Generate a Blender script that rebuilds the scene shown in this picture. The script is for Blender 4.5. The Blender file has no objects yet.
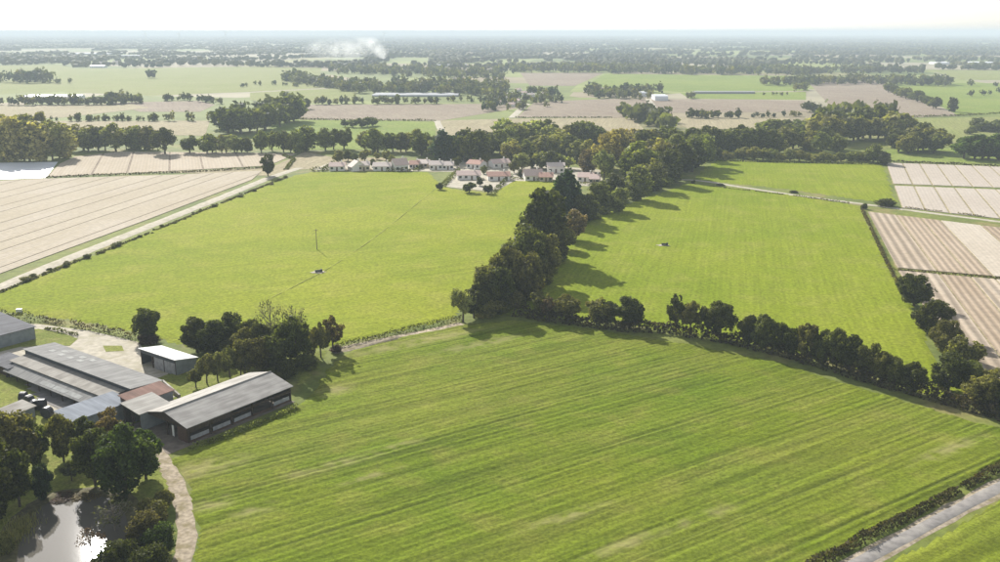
import bpy, math, random
import numpy as np
from mathutils import Vector, Matrix
R = math.radians
S = bpy.context.scene
C = S.collection
rnd = random.Random(7)
rng = np.random.default_rng(11)

# ------------------------------------------------------------------ camera
CAM_H, FPX, PITCH = 75.0, 920.0, math.atan(249 / 920.0)
cam_d = bpy.data.cameras.new('camera')
cam_d.sensor_width = 36.0
cam_d.lens = 36.0 * FPX / 1000.0
cam_d.clip_start, cam_d.clip_end = 1.0, 120000.0
cam = bpy.data.objects.new('camera', cam_d)
C.objects.link(cam)
cam.location = (0, 0, CAM_H)
cam.rotation_euler = (math.pi / 2 - PITCH, 0, 0)
S.camera = cam

# ------------------------------------------------------------------ sky, sun, exposure
SUN_AZ, SUN_EL = R(-26), R(29)          # azimuth clockwise from +Y (the view direction)
world = bpy.data.worlds.new('World')
S.world = world
world.use_nodes = True
wn = world.node_tree
wn.nodes.clear()
sky = wn.nodes.new('ShaderNodeTexSky')
sky.sky_type = 'NISHITA'
sky.sun_disc = False
sky.sun_elevation = SUN_EL
sky.sun_rotation = SUN_AZ
sky.altitude = 50
sky.air_density = 1.0
sky.dust_density = 1.0
sky.ozone_density = 1.0
bgn = wn.nodes.new('ShaderNodeBackground')
bgn.inputs['Strength'].default_value = 0.105
wout = wn.nodes.new('ShaderNodeOutputWorld')
hsv = wn.nodes.new('ShaderNodeHueSaturation')      # thin high cloud: a whiter sky all over
hsv.inputs['Saturation'].default_value = 0.35
wn.links.new(sky.outputs[0], hsv.inputs['Color'])
wn.links.new(hsv.outputs[0], bgn.inputs['Color'])
wn.links.new(bgn.outputs[0], wout.inputs['Surface'])
sun_d = bpy.data.lights.new('sun', 'SUN')
sun_d.energy = 5.0
sun_d.angle = R(0.55)
sun_d.color = (1.0, 0.96, 0.90)
sun = bpy.data.objects.new('sun', sun_d)
C.objects.link(sun)
sun.location = (-300, 600, 400)
sd = Vector((math.sin(SUN_AZ) * math.cos(SUN_EL), math.cos(SUN_AZ) * math.cos(SUN_EL), math.sin(SUN_EL)))
sun.rotation_euler = sd.to_track_quat('Z', 'Y').to_euler()
S.view_settings.view_transform = 'Standard'
S.view_settings.look = 'None'
S.view_settings.exposure = 0.8
S.view_settings.gamma = 1.0
S.view_settings.use_curve_mapping = False
S.cycles.max_bounces = 8
S.cycles.transparent_max_bounces = 8
S.cycles.volume_bounces = 1
HAZE_DENSITY = 1.9e-4


# ------------------------------------------------------------------ projection helpers
def ray(px, py):
    u, v = (px - 500) / FPX, (281 - py) / FPX
    return (u, math.cos(PITCH) + v * math.sin(PITCH), -math.sin(PITCH) + v * math.cos(PITCH))


def G(px, py, z=0.0):
    """survey point of the photograph -> ground position (metres)"""
    d = ray(px, py)
    t = (z - CAM_H) / d[2]
    return (d[0] * t, d[1] * t)


def depth(px, py):
    return -CAM_H / ray(px, py)[2]


def mpp(px, py):
    return depth(px, py) / FPX


# ------------------------------------------------------------------ object helpers
def tag(o, label=None, cat=None, group=None, kind=None):
    if label: o['label'] = label
    if cat: o['category'] = cat
    if group: o['group'] = group
    if kind: o['kind'] = kind
    return o


def link(name, data, parent=None):
    o = bpy.data.objects.new(name, data)
    C.objects.link(o)
    if parent is not None: o.parent = parent
    return o


def thing(name, label, cat, loc=(0, 0, 0), rz=0.0, group=None):
    o = link(name, None)
    o.empty_display_size = 0.5
    o.location = loc
    o.rotation_euler = (0, 0, rz)
    return tag(o, label, cat, group)


def mesh_np(name, verts, faces, mats=(), smooth=False):
    verts = np.asarray(verts, dtype=np.float32)
    faces = np.asarray(faces, dtype=np.int32)
    k = faces.shape[1]
    me = bpy.data.meshes.new(name)
    me.vertices.add(len(verts)); me.vertices.foreach_set('co', verts.ravel())
    me.loops.add(faces.size); me.loops.foreach_set('vertex_index', faces.ravel())
    me.polygons.add(len(faces))
    me.polygons.foreach_set('loop_start', np.arange(0, faces.size, k, dtype=np.int32))
    me.update(calc_edges=True)
    me.validate()
    if smooth: me.polygons.foreach_set('use_smooth', np.ones(len(me.polygons), dtype=bool))
    for m in mats: me.materials.append(m)
    return me


class MB:
    """collects boxes, prisms and tubes into one mesh"""
    def __init__(self): self.v, self.f = [], []

    def box(self, x0, x1, y0, y1, z0, z1):
        n = len(self.v)
        self.v += [(x0, y0, z0), (x1, y0, z0), (x1, y1, z0), (x0, y1, z0), (x0, y0, z1), (x1, y0, z1), (x1, y1, z1), (x0, y1, z1)]
        self.f += [[n + i for i in q] for q in ((3, 2, 1, 0), (4, 5, 6, 7), (0, 1, 5, 4), (1, 2, 6, 5), (2, 3, 7, 6), (3, 0, 4, 7))]
        return self

    def slab(self, p, th):
        """sloping slab: four top corners (counter-clockwise from above), thickness downwards"""
        n = len(self.v)
        self.v += [(x, y, z - th) for x, y, z in p] + list(p)
        k = len(p)
        self.f.append([n + i for i in range(k - 1, -1, -1)])
        self.f.append([n + k + i for i in range(k)])
        for i in range(k):
            j = (i + 1) % k
            self.f.append([n + i, n + j, n + k + j, n + k + i])
        return self

    def poly(self, pts):
        n = len(self.v); self.v += list(pts); self.f.append(list(range(n, n + len(pts)))); return self

    def tube(self, a, b, r0, r1=None, k=6):
        r1 = r0 if r1 is None else r1
        a, b = Vector(a), Vector(b)
        d = (b - a).normalized()
        s = d.orthogonal().normalized(); t = d.cross(s)
        n = len(self.v)
        for c, r in ((a, r0), (b, r1)):
            for i in range(k):
                w = 2 * math.pi * i / k
                q = c + s * (r * math.cos(w)) + t * (r * math.sin(w))
                self.v.append(tuple(q))
        for i in range(k):
            j = (i + 1) % k
            self.f.append([n + i, n + j, n + k + j, n + k + i])
        self.f.append([n + i for i in range(k - 1, -1, -1)])
        self.f.append([n + k + i for i in range(k)])
        return self

    def build(self, name, mat, parent=None):
        me = bpy.data.meshes.new(name)
        me.from_pydata([tuple(p) for p in self.v], [], self.f)
        me.update()
        if mat: me.materials.append(mat)
        return link(name, me, parent)


def hash2(ix, iy, s):
    n = (ix.astype(np.int64) * 374761393 + iy.astype(np.int64) * 668265263 + s * 974711) & 0xffffffff
    n = ((n ^ (n >> 13)) * 1274126177) & 0xffffffff
    return ((n ^ (n >> 16)) & 0xffff) / 65535.0


def vnoise(x, y, s=0):
    xi, yi = np.floor(x), np.floor(y)
    fx, fy = x - xi, y - yi
    fx, fy = fx * fx * (3 - 2 * fx), fy * fy * (3 - 2 * fy)
    a, b = hash2(xi, yi, s), hash2(xi + 1, yi, s)
    c, d = hash2(xi, yi + 1, s), hash2(xi + 1, yi + 1, s)
    return (a * (1 - fx) + b * fx) * (1 - fy) + (c * (1 - fx) + d * fx) * fy


def inside(poly, x, y):
    r = np.zeros(np.shape(x), dtype=bool)
    n = len(poly)
    for i in range(n):
        x0, y0 = poly[i]; x1, y1 = poly[(i + 1) % n]
        if y0 == y1: continue
        c = ((y0 > y) != (y1 > y)) & (x < (x1 - x0) * (y - y0) / (y1 - y0) + x0)
        r ^= c
    return r


def GP(px_poly): return [G(*p) for p in px_poly]


# ------------------------------------------------------------------ materials
class NT:
    def __init__(self, name):
        self.m = bpy.data.materials.new(name); self.m.use_nodes = True
        self.t = self.m.node_tree; self.t.nodes.clear()
        self.out = self.n('OutputMaterial')
        self.pos = self.n('TexCoord').outputs['Object']

    def n(self, typ, **kw):
        nd = self.t.nodes.new('ShaderNode' + typ)
        for k, v in kw.items(): setattr(nd, k, v)
        return nd

    def set(self, sock, v):
        if hasattr(v, 'links'): self.t.links.new(v, sock)
        else:
            if isinstance(v, tuple) and len(v) == 3 and sock.type == 'RGBA': v = v + (1,)
            sock.default_value = v

    def noise(self, scale, detail=3, vec=None, rough=0.5, dist=0.0):
        nd = self.n('TexNoise')
        nd.inputs['Scale'].default_value = scale; nd.inputs['Detail'].default_value = detail
        nd.inputs['Roughness'].default_value = rough; nd.inputs['Distortion'].default_value = dist
        self.set(nd.inputs['Vector'], vec or self.pos)
        return nd.outputs['Fac']

    def math(self, op, a, b=0.0, clamp=False):
        nd = self.n('Math', operation=op); nd.use_clamp = clamp
        self.set(nd.inputs[0], a); self.set(nd.inputs[1], b)
        return nd.outputs[0]

    def ramp(self, fac, a, b, lo=0.0, hi=1.0):
        nd = self.n('MapRange'); nd.interpolation_type = 'SMOOTHSTEP'
        for k, v in zip(('From Min', 'From Max', 'To Min', 'To Max'), (a, b, lo, hi)): nd.inputs[k].default_value = v
        self.set(nd.inputs['Value'], fac)
        return nd.outputs[0]

    def mix(self, fac, a, b, mode='MIX'):
        nd = self.n('Mix', data_type='RGBA', blend_type=mode)
        self.set(nd.inputs[0], fac); self.set(nd.inputs[6], a); self.set(nd.inputs[7], b)
        return nd.outputs[2]

    def gain(self, col, fac):
        """multiply a colour by a scalar socket"""
        nd = self.n('VectorMath', operation='SCALE')
        self.set(nd.inputs[0], col); self.set(nd.inputs['Scale'], fac)
        return nd.outputs[0]

    def rows(self, az):
        """coordinates across and along rows running at azimuth az"""
        a = R(az)
        out = []
        for v in ((math.cos(a), -math.sin(a), 0), (math.sin(a), math.cos(a), 0)):
            nd = self.n('VectorMath', operation='DOT_PRODUCT')
            self.set(nd.inputs[0], self.pos); nd.inputs[1].default_value = v
            out.append(nd.outputs['Value'])
        return out

    def comb(self, x, y, z=0.0):
        nd = self.n('CombineXYZ')
        for i, v in enumerate((x, y, z)): self.set(nd.inputs[i], v)
        return nd.outputs[0]

    def attr(self, name, typ='GEOMETRY', out='Fac'):
        nd = self.n('Attribute', attribute_type=typ, attribute_name=name)
        return nd.outputs[out]

    def finish(self, col, rough=0.9, spec=0.2, bump=None, bstr=0.4, bdist=0.1, metallic=0.0):
        p = self.n('BsdfPrincipled')
        self.set(p.inputs['Base Color'], col); self.set(p.inputs['Roughness'], rough)
        p.inputs['Specular IOR Level'].default_value = spec; p.inputs['Metallic'].default_value = metallic
        if bump is not None:
            b = self.n('Bump'); b.inputs['Strength'].default_value = bstr; b.inputs['Distance'].default_value = bdist
            self.set(b.inputs['Height'], bump); self.t.links.new(b.outputs[0], p.inputs['Normal'])
        self.t.links.new(p.outputs[0], self.out.inputs['Surface'])
        return self.m


def mat_plain(name, col, rough=0.85, var=0.25, scale=1.5, spec=0.25, bstr=0.2, metallic=0.0, grime=None):
    n = NT(name)
    f = n.noise(scale, 5)
    c = n.gain(col, n.ramp(f, 0.25, 0.75, 1 - var, 1 + var))
    if grime:
        c = n.mix(n.ramp(n.noise(scale * 0.35, 4), 0.45, 0.7), c, grime)
    return n.finish(c, rough, spec, f, bstr, 0.03, metallic)


def mat_grass(name, c1, c2, c3, az, streak=0.5, fine=1.0, patch=0.02, attrs=False):
    n = NT(name)
    t, s = n.rows(az)
    big = n.noise(patch, 4, rough=0.6)
    mid = n.noise(patch * 6, 4)
    st = n.noise(1.0, 3, n.comb(n.math('MULTIPLY', t, 1.1), n.math('MULTIPLY', s, 0.02)))
    st2 = n.noise(1.0, 2, n.comb(n.math('MULTIPLY', t, 0.09), n.math('MULTIPLY', s, 0.004)))
    sp = n.noise(1.3 * fine, 8, rough=0.78)
    c = n.mix(n.ramp(big, 0.32, 0.68), c1, c2)
    c = n.mix(n.math('MULTIPLY', n.ramp(mid, 0.45, 0.75), 0.6), c, c3)
    c = n.mix(n.math('MULTIPLY', n.ramp(st2, 0.4, 0.66), streak * 0.3), c, c3)
    c = n.gain(c, n.ramp(st, 0.3, 0.7, 1 - 0.28 * streak, 1 + 0.22 * streak))
    c = n.gain(c, n.ramp(sp, 0.34, 0.66, 0.68, 1.32))
    if attrs:
        c = n.mix(n.math('MULTIPLY', n.attr('groove'), 0.6), c, (0.055, 0.070, 0.018))
        c = n.mix(n.math('MULTIPLY', n.attr('dry'), 0.55), c, (0.33, 0.29, 0.13))
    h = n.math('ADD', n.math('MULTIPLY', sp, 1.0), n.math('MULTIPLY', st, 0.7 * streak))
    # grass blades: diffuse sheet with some light let through
    return n.finish(c, 0.9, 0.03, h, 0.75, 0.22)


def mat_beds(name, c1, c2, az, pitch, contrast=0.3):
    bs = 0.1 if contrast < 0.15 else 0.5
    n = NT(name)
    t, s = n.rows(az)
    w = n.math('SINE', n.math('ADD', n.math('MULTIPLY', t, 2 * math.pi / pitch), n.math('MULTIPLY', n.noise(0.03, 2), 1.5)))
    st = n.noise(1.0, 3, n.comb(n.math('MULTIPLY', t, 0.4), n.math('MULTIPLY', s, 0.008)))
    big = n.noise(0.015, 4)
    sp = n.noise(0.5, 6, rough=0.7)
    c = n.mix(n.ramp(big, 0.35, 0.65), c1, c2)
    c = n.mix(n.ramp(st, 0.42, 0.68, 0, 0.7), c, c2)
    c = n.gain(c, n.ramp(w, -1, 1, 1 - contrast, 1 + contrast * 0.4))
    c = n.gain(c, n.ramp(sp, 0.3, 0.7, 0.88, 1.12))
    return n.finish(c, 0.95, 0.1, n.math('ADD', w, sp), bs, 0.12)


def mat_leaf():
    n = NT('leaf')
    oi = n.n('ObjectInfo')
    f = n.noise(0.45, 3)
    c = n.gain(oi.outputs['Color'], n.ramp(f, 0.3, 0.7, 0.65, 1.45))
    c = n.gain(c, n.ramp(n.noise(2.6, 2), 0.3, 0.7, 0.5, 1.55))
    c = n.gain(c, n.ramp(oi.outputs['Random'], 0, 1, 0.82, 1.2))
    c = n.mix(n.ramp(n.noise(0.22, 2), 0.5, 0.75, 0, 0.35), c, n.mix(1.0, c, (1.5, 1.05, 0.6), 'MULTIPLY'))
    return leaf_bsdf(n, c)


def leaf_bsdf(n, c):
    p = n.n('BsdfPrincipled')
    n.set(p.inputs['Base Color'], c); p.inputs['Roughness'].default_value = 0.65
    p.inputs['Specular IOR Level'].default_value = 0.08
    tr = n.n('BsdfTranslucent')
    n.set(tr.inputs['Color'], n.mix(1.0, c, (1.25, 1.3, 0.55), 'MULTIPLY'))
    ms = n.n('MixShader'); ms.inputs[0].default_value = 0.40
    n.t.links.new(p.outputs[0], ms.inputs[1]); n.t.links.new(tr.outputs[0], ms.inputs[2])
    n.t.links.new(ms.outputs[0], n.out.inputs['Surface'])
    return n.m


def mat_leaf_far():
    n = NT('leaf_far')
    c = n.attr('tint', out='Color')
    c = n.gain(c, n.ramp(n.noise(0.05, 3), 0.3, 0.7, 0.7, 1.35))
    return leaf_bsdf(n, c)


def mat_ground():
    n = NT('ground_cover')
    sp = n.noise(0.4, 7, rough=0.7)
    near = n.mix(n.ramp(n.noise(0.03, 4), 0.35, 0.65), (0.17, 0.19, 0.04), (0.11, 0.14, 0.03))
    near = n.mix(n.ramp(n.noise(0.07, 5), 0.5, 0.72), near, (0.22, 0.19, 0.07))
    near = n.gain(near, n.ramp(sp, 0.3, 0.7, 0.75, 1.25))
    v = n.n('TexVoronoi', distance='CHEBYCHEV', feature='F1')
    mp = n.n('Mapping'); mp.inputs['Rotation'].default_value = (0, 0, R(12)); mp.inputs['Scale'].default_value = (1 / 260, 1 / 380, 1)
    n.set(mp.inputs['Vector'], n.pos); n.t.links.new(mp.outputs[0], v.inputs['Vector']); v.inputs['Scale'].default_value = 1.0
    sep = n.n('SeparateColor'); n.t.links.new(v.outputs['Color'], sep.inputs[0])
    r = n.n('ValToRGB'); r.color_ramp.interpolation = 'CONSTANT'
    el = r.color_ramp.elements
    cols = [(0, (.15, .18, .045)), (.2, (.22, .25, .07)), (.36, (.25, .21, .13)), (.5, (.12, .15, .04)), (.64, (.30, .27, .18)), (.8, (.19, .22, .06)), (.92, (.24, .23, .09))]
    el[0].position, el[0].color = 0, cols[0][1] + (1,)
    el[1].position, el[1].color = cols[1][0], cols[1][1] + (1,)
    for p, c in cols[2:]:
        e = el.new(p); e.color = c + (1,)
    n.t.links.new(sep.outputs[0], r.inputs[0])
    far = n.gain(r.outputs[0], n.ramp(n.noise(0.01, 4), 0.3, 0.7, 0.85, 1.15))
    ln = n.n('VectorMath', operation='LENGTH'); n.set(ln.inputs[0], n.pos)
    c = n.mix(n.ramp(ln.outputs['Value'], 650, 900), near, far)
    return n.finish(c, 0.9, 0.1, sp, 0.6, 0.2)


def mat_roof(name, c1, c2, ang_along, rib=0.3, patch=0.25, rough=0.6, metallic=0.0):
    """corrugated sheet: ribs run along local x (0) or y (1); weathered patches, no painted light"""
    n = NT(name)
    sx = n.n('SeparateXYZ'); n.set(sx.inputs[0], n.pos)
    across, along = (sx.outputs[1], sx.outputs[0]) if ang_along == 0 else (sx.outputs[0], sx.outputs[1])
    w = n.math('SINE', n.math('MULTIPLY', across, 2 * math.pi / rib))
    st = n.noise(1.0, 4, n.comb(n.math('MULTIPLY', across, 1.1), n.math('MULTIPLY', along, 0.12)))
    bl = n.noise(0.35, 5)
    c = n.mix(n.ramp(bl, 0.5 - patch, 0.5 + patch), c1, c2)
    c = n.gain(c, n.ramp(st, 0.3, 0.7, 0.82, 1.15))
    seam = n.math('PINGPONG', across, 0.55)
    c = n.gain(c, n.ramp(seam, 0.0, 0.05, 0.80, 1.0))
    return n.finish(c, rough, 0.1, w, 0.5, 0.03, metallic)


M = {}
M['leaf'] = mat_leaf()
M['leaf_far'] = mat_leaf_far()
M['bark'] = mat_plain('bark', (0.09, 0.07, 0.05), 0.95, 0.35, 3)
M['twig'] = mat_plain('twig', (0.22, 0.19, 0.14), 0.95, 0.2, 3)
M['ground'] = mat_ground()
M['crop'] = mat_grass('crop_grass', (0.106, 0.156, 0.010), (0.148, 0.182, 0.014), (0.205, 0.205, 0.040), 56.7, 1.0, 1.2, 0.02, True)
M['meadow_l'] = mat_grass('meadow_grass_yellow', (0.235, 0.262, 0.020), (0.180, 0.226, 0.014), (0.27, 0.268, 0.045), 60, 0.35, 0.8, 0.012)
M['meadow_r'] = mat_grass('meadow_grass_green', (0.162, 0.214, 0.011), (0.205, 0.242, 0.017), (0.25, 0.26, 0.045), 14, 0.35, 0.8, 0.014)
M['lawn'] = mat_grass('rough_grass', (0.15, 0.18, 0.035), (0.21, 0.23, 0.05), (0.25, 0.23, 0.08), 30, 0.2, 1.2, 0.06)
M['pasture'] = mat_grass('pasture_pale', (0.20, 0.225, 0.065), (0.23, 0.245, 0.085), (0.25, 0.24, 0.11), 20, 0.5, 0.3, 0.006)
M['pasture_g'] = mat_grass('pasture_green', (0.16, 0.215, 0.045), (0.20, 0.25, 0.05), (0.23, 0.25, 0.075), -30, 0.5, 0.3, 0.006)
M['stubble'] = mat_grass('stubble', (0.33, 0.28, 0.18), (0.29, 0.25, 0.15), (0.36, 0.32, 0.2), 10, 0.6, 0.3, 0.006)
M['plough'] = mat_grass('ploughed_soil', (0.235, 0.185, 0.14), (0.27, 0.22, 0.165), (0.30, 0.255, 0.185), -24, 0.8, 0.3, 0.008)
M['meadow_worn'] = mat_grass('meadow_worn', (0.17, 0.20, 0.025), (0.20, 0.22, 0.03), (0.24, 0.23, 0.06), 60, 0.4, 0.8, 0.05)
M['gravel'] = mat_plain('gravel', (0.43, 0.39, 0.31), 0.95, 0.18, 0.7, 0.1, 0.3, grime=(0.34, 0.31, 0.22))
M['dirt'] = mat_plain('dirt_track', (0.34, 0.285, 0.21), 0.95, 0.3, 1.4, 0.05, 0.4, grime=(0.22, 0.185, 0.105))
M['barn_dirt'] = mat_plain('trodden_dirt', (0.17, 0.14, 0.11), 0.95, 0.3, 0.5)
M['concrete'] = mat_plain('yard_concrete', (0.36, 0.34, 0.30), 0.9, 0.2, 0.5, 0.2, 0.2, grime=(0.26, 0.24, 0.2))
M['asphalt'] = mat_plain('worn_asphalt', (0.23, 0.215, 0.20), 0.95, 0.2, 0.8, 0.04, 0.2, grime=(0.30, 0.28, 0.25))
M['wall_white'] = mat_plain('render_white', (0.78, 0.75, 0.70), 0.9, 0.06, 0.6)
M['wall_cream'] = mat_plain('render_cream', (0.58, 0.50, 0.38), 0.9, 0.06, 0.6)
M['tile_pink'] = mat_plain('tile_pink', (0.62, 0.47, 0.41), 0.85, 0.15, 2.5)
M['tile_red'] = mat_plain('tile_red', (0.46, 0.27, 0.21), 0.85, 0.2, 2.5)
M['tile_pale'] = mat_plain('tile_pale', (0.62, 0.53, 0.47), 0.85, 0.15, 2.5)
M['glass'] = mat_plain('window_glass', (0.03, 0.035, 0.04), 0.15, 0.1, 1, 0.5, 0.0)
M['wood_door'] = mat_plain('door_paint', (0.16, 0.12, 0.09), 0.6, 0.1)
M['timber'] = mat_plain('dark_timber', (0.060, 0.042, 0.030), 0.9, 0.3, 2)
M['brick'] = mat_plain('brown_brick', (0.10, 0.06, 0.042), 0.9, 0.3, 4)
M['panel'] = mat_plain('pale_panel', (0.30, 0.30, 0.30), 0.8, 0.2, 1.2)
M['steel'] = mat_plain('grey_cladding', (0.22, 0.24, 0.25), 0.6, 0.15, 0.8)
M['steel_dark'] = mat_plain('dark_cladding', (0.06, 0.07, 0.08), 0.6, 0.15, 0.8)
M['white_metal'] = mat_plain('white_metal', (0.78, 0.78, 0.76), 0.5, 0.05, 1)
M['plastic_white'] = mat_plain('plastic_film', (0.72, 0.73, 0.74), 0.45, 0.08, 0.05, 0.3)
M['film_grey'] = mat_plain('old_film', (0.36, 0.37, 0.38), 0.8, 0.2, 0.05, 0.1)
M['tarp'] = mat_plain('black_tarpaulin', (0.035, 0.035, 0.04), 0.5, 0.3, 1.5)
M['reed'] = mat_plain('reed', (0.26, 0.25, 0.07), 0.9, 0.3, 1.0)


# ------------------------------------------------------------------ the setting
def xs_lin():
    a = [-30000, -16000, -9000, -5000, -3000, -1800, -1100, -700, -450, -300, -200, -120, -60]
    return a + [0] + [-v for v in reversed(a)]


gx = np.array(xs_lin(), float)
gy = np.array([-2500, -1200, -500, -200, 0, 60, 120, 180, 240, 300, 380, 480, 600, 800, 1100, 1600, 2400, 3600, 5500, 8500, 13000, 20000, 30000, 40000], float)
X, Y = np.meshgrid(gx, gy)
vv = np.stack([X.ravel(), Y.ravel(), np.zeros(X.size)], 1)
nx = len(gx)
ff = [(j * nx + i, j * nx + i + 1, (j + 1) * nx + i + 1, (j + 1) * nx + i) for j in range(len(gy) - 1) for i in range(nx - 1)]
tag(link('ground', mesh_np('ground', vv, ff, [M['ground']])), kind='structure')


def flat_field(name, px_poly, mat, z=0.05, world=False):
    pts = px_poly if world else GP(px_poly)
    mb = MB()
    a = sum(pts[i][0] * pts[(i + 1) % len(pts)][1] - pts[(i + 1) % len(pts)][0] * pts[i][1] for i in range(len(pts)))
    if a < 0: pts = pts[::-1]
    mb.slab([(x, y, z) for x, y in pts], z + 0.02)
    return tag(mb.build(name, mat), kind='structure')


def grid_field(name, px_poly, mat, res, az, amp, base=0.06, grooves=None, dry=(), ragged=0.8):
    poly = GP(px_poly)
    a = R(az)
    ex = np.array([math.cos(a), -math.sin(a)]); ey = np.array([math.sin(a), math.cos(a)])
    P = np.array(poly)
    tt, ss = P @ ex, P @ ey
    T = np.arange(tt.min(), tt.max() + res, res)
    SS = np.arange(ss.min(), ss.max() + res, res * 1.6)
    TT, SG = np.meshgrid(T, SS)
    x = TT * ex[0] + SG * ey[0]; y = TT * ex[1] + SG * ey[1]
    z = base + amp * (0.9 * vnoise(x / 0.62, y / 0.62, 1) + 0.35 * vnoise(x / 2.6, y / 2.6, 2)) + amp * 0.3 * vnoise(TT / 0.9, SG / 18, 3) + amp * 0.5 * (vnoise(x / 9, y / 9, 5))
    groove = np.zeros_like(x)
    if grooves is not None:
        for g0, wd, dp, sa, sb in grooves:
            wob = (vnoise(SG / 35.0, np.full_like(SG, g0), 9) - 0.5) * 0.4
            k = np.clip(1 - np.abs(TT - g0 - wob) / wd, 0, 1)
            k = k * ((SG > sa) & (SG < sb)) * np.clip(0.25 + 1.1 * vnoise(SG / 9.0, TT / 2, 4), 0, 1) * dp
            groove = np.maximum(groove, k)
        z = z - groove * amp * 1.3
    dr = np.zeros_like(x)
    for (cx, cy, lx, ly) in dry:
        c0 = np.array(G(cx, cy))
        dt, ds = (x - c0[0]) * ex[0] + (y - c0[1]) * ex[1], (x - c0[0]) * ey[0] + (y - c0[1]) * ey[1]
        q = np.sqrt((ds / lx) ** 2 + (dt / ly) ** 2)
        dr = np.maximum(dr, np.clip(1.25 - q, 0, 1) * np.clip(vnoise(x / 1.7, y / 1.7, 6) * 1.6 - 0.2, 0, 1))
    z = np.maximum(z, base * 0.6)
    ny, nx = x.shape
    jx = (vnoise(x / 3.1, y / 3.1, 21) - 0.5) * 2 * ragged; jy = (vnoise(x / 3.1, y / 3.1, 22) - 0.5) * 2 * ragged
    ins = inside(poly, x + jx, y + jy)
    cell = ins[:-1, :-1] & ins[1:, :-1] & ins[:-1, 1:] & ins[1:, 1:]
    jj, ii = np.nonzero(cell)
    idx = jj * nx + ii
    faces = np.stack([idx, idx + 1, idx + nx + 1, idx + nx], 1)
    used = np.zeros(ny * nx, bool); used[faces.ravel()] = True
    # rim vertices go down to the ground so that the sheet has an edge
    cnt = np.bincount(faces.ravel(), minlength=ny * nx)
    z = z.ravel(); z[(cnt < 4) & used] = 0.004
    mp = np.cumsum(used) - 1
    verts = np.stack([x.ravel(), y.ravel(), z], 1)[used]
    me = mesh_np(name, verts, mp[faces], [mat], True)
    if grooves is not None:
        for nm, arr in (('groove', groove), ('dry', dr)):
            at = me.attributes.new(nm, 'FLOAT', 'POINT')
            at.data.foreach_set('value', arr.ravel()[used].astype(np.float32))
    return tag(link(name, me), kind='structure')


# foreground crop field, with wheel tracks and thin dry patches
F1 = [(172, 458), (190, 449), (240, 430), (292, 409), (312, 392), (330, 366), (350, 351), (400, 338), (465, 324), (520, 320), (600, 330), (700, 346), (780, 362), (860, 388), (930, 408), (1010, 432), (1150, 475), (1210, 420), (1010, 459), (930, 503), (815, 563), (740, 610), (600, 700), (196, 700), (190, 600), (196, 545), (195, 520), (187, 492), (176, 472)]
F1[16:18] = [(1042, 441)]
gr = []
gt = random.Random(3)
t0 = -160.0
while t0 < 120:
    w = gt.choice([1.7, 2.1, 2.6, 3.4, 5.0])
    d = gt.uniform(0.2, 0.9)
    gr.append((t0, gt.uniform(0.38, 0.6), d, -60 + gt.uniform(0, 120), 330 - gt.uniform(0, 120)))
    if gt.random() < 0.6: gr.append((t0 + 1.7, 0.42, d * 0.9, -60 + gt.uniform(0, 60), 330 - gt.uniform(0, 80)))
    t0 += w
grid_field('crop_field', F1, M['crop'], 0.30, 56.7, 0.15, 0.06, gr,
           dry=[(345, 462, 14, 1.8), (395, 447, 6, 1.2), (370, 477, 7, 0.9), (200, 470, 9, 4), (212, 505, 6, 2.5), (256, 510, 4, 2), (330, 392, 7, 3), (700, 520, 9, 1.6), (625, 545, 8, 1.5), (420, 342, 25, 3),
                (560, 520, 10, 1.5), (950, 450, 12, 2), (480, 345, 14, 2.5)])

F2 = [(-60, 312), (-2, 292), (60, 268), (150, 231), (220, 203), (268, 184), (296, 175), (312, 172), (430, 172), (444, 187), (462, 190), (492, 193), (512, 181), (560, 180), (552, 200), (520, 240), (480, 290), (455, 319), (400, 331), (340, 345), (300, 352), (240, 352), (190, 350), (140, 335), (90, 325), (36, 316), (-60, 306)]
grid_field('meadow', F2, M['meadow_l'], 1.0, 60, 0.16, 0.05)
F3 = [(470, 318), (520, 290), (545, 262), (580, 225), (620, 206), (688, 183), (780, 193), (862, 206), (880, 245), (905, 290), (925, 330), (945, 375), (985, 402), (930, 398), (860, 372), (780, 350), (700, 337), (600, 322), (520, 316)]
grid_field('meadow', F3, M['meadow_r'], 0.9, 14, 0.16, 0.05)
F4 = [(692, 180), (702, 168), (716, 160), (884, 164), (900, 206), (864, 201), (780, 189)]
grid_field('meadow', F4, M['meadow_r'], 1.6, 14, 0.16, 0.05)
# rough ground of the farm and the pond garden
LW = [(-60, 700), (-140, 480), (-100, 330), (35, 324), (45, 330), (-20, 352), (20, 356), (60, 420), (150, 442), (166, 462), (176, 500), (178, 560), (165, 700)]
grid_field('rough_grass', LW, M['lawn'], 0.8, 30, 0.2, 0.03)
OR = [(150, 378), (168, 373), (196, 366), (215, 340), (330, 350), (322, 366), (296, 388), (285, 372), (250, 372), (170, 408)]
grid_field('rough_grass', OR, M['lawn'], 0.8, 30, 0.2, 0.03)
RB = [(870, 572), (1005, 497), (1200, 400), (1400, 520), (1100, 720), (760, 720), (800, 620)]
grid_field('grass_verge', RB, M['crop'], 0.6, 45, 0.16, 0.04)


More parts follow.
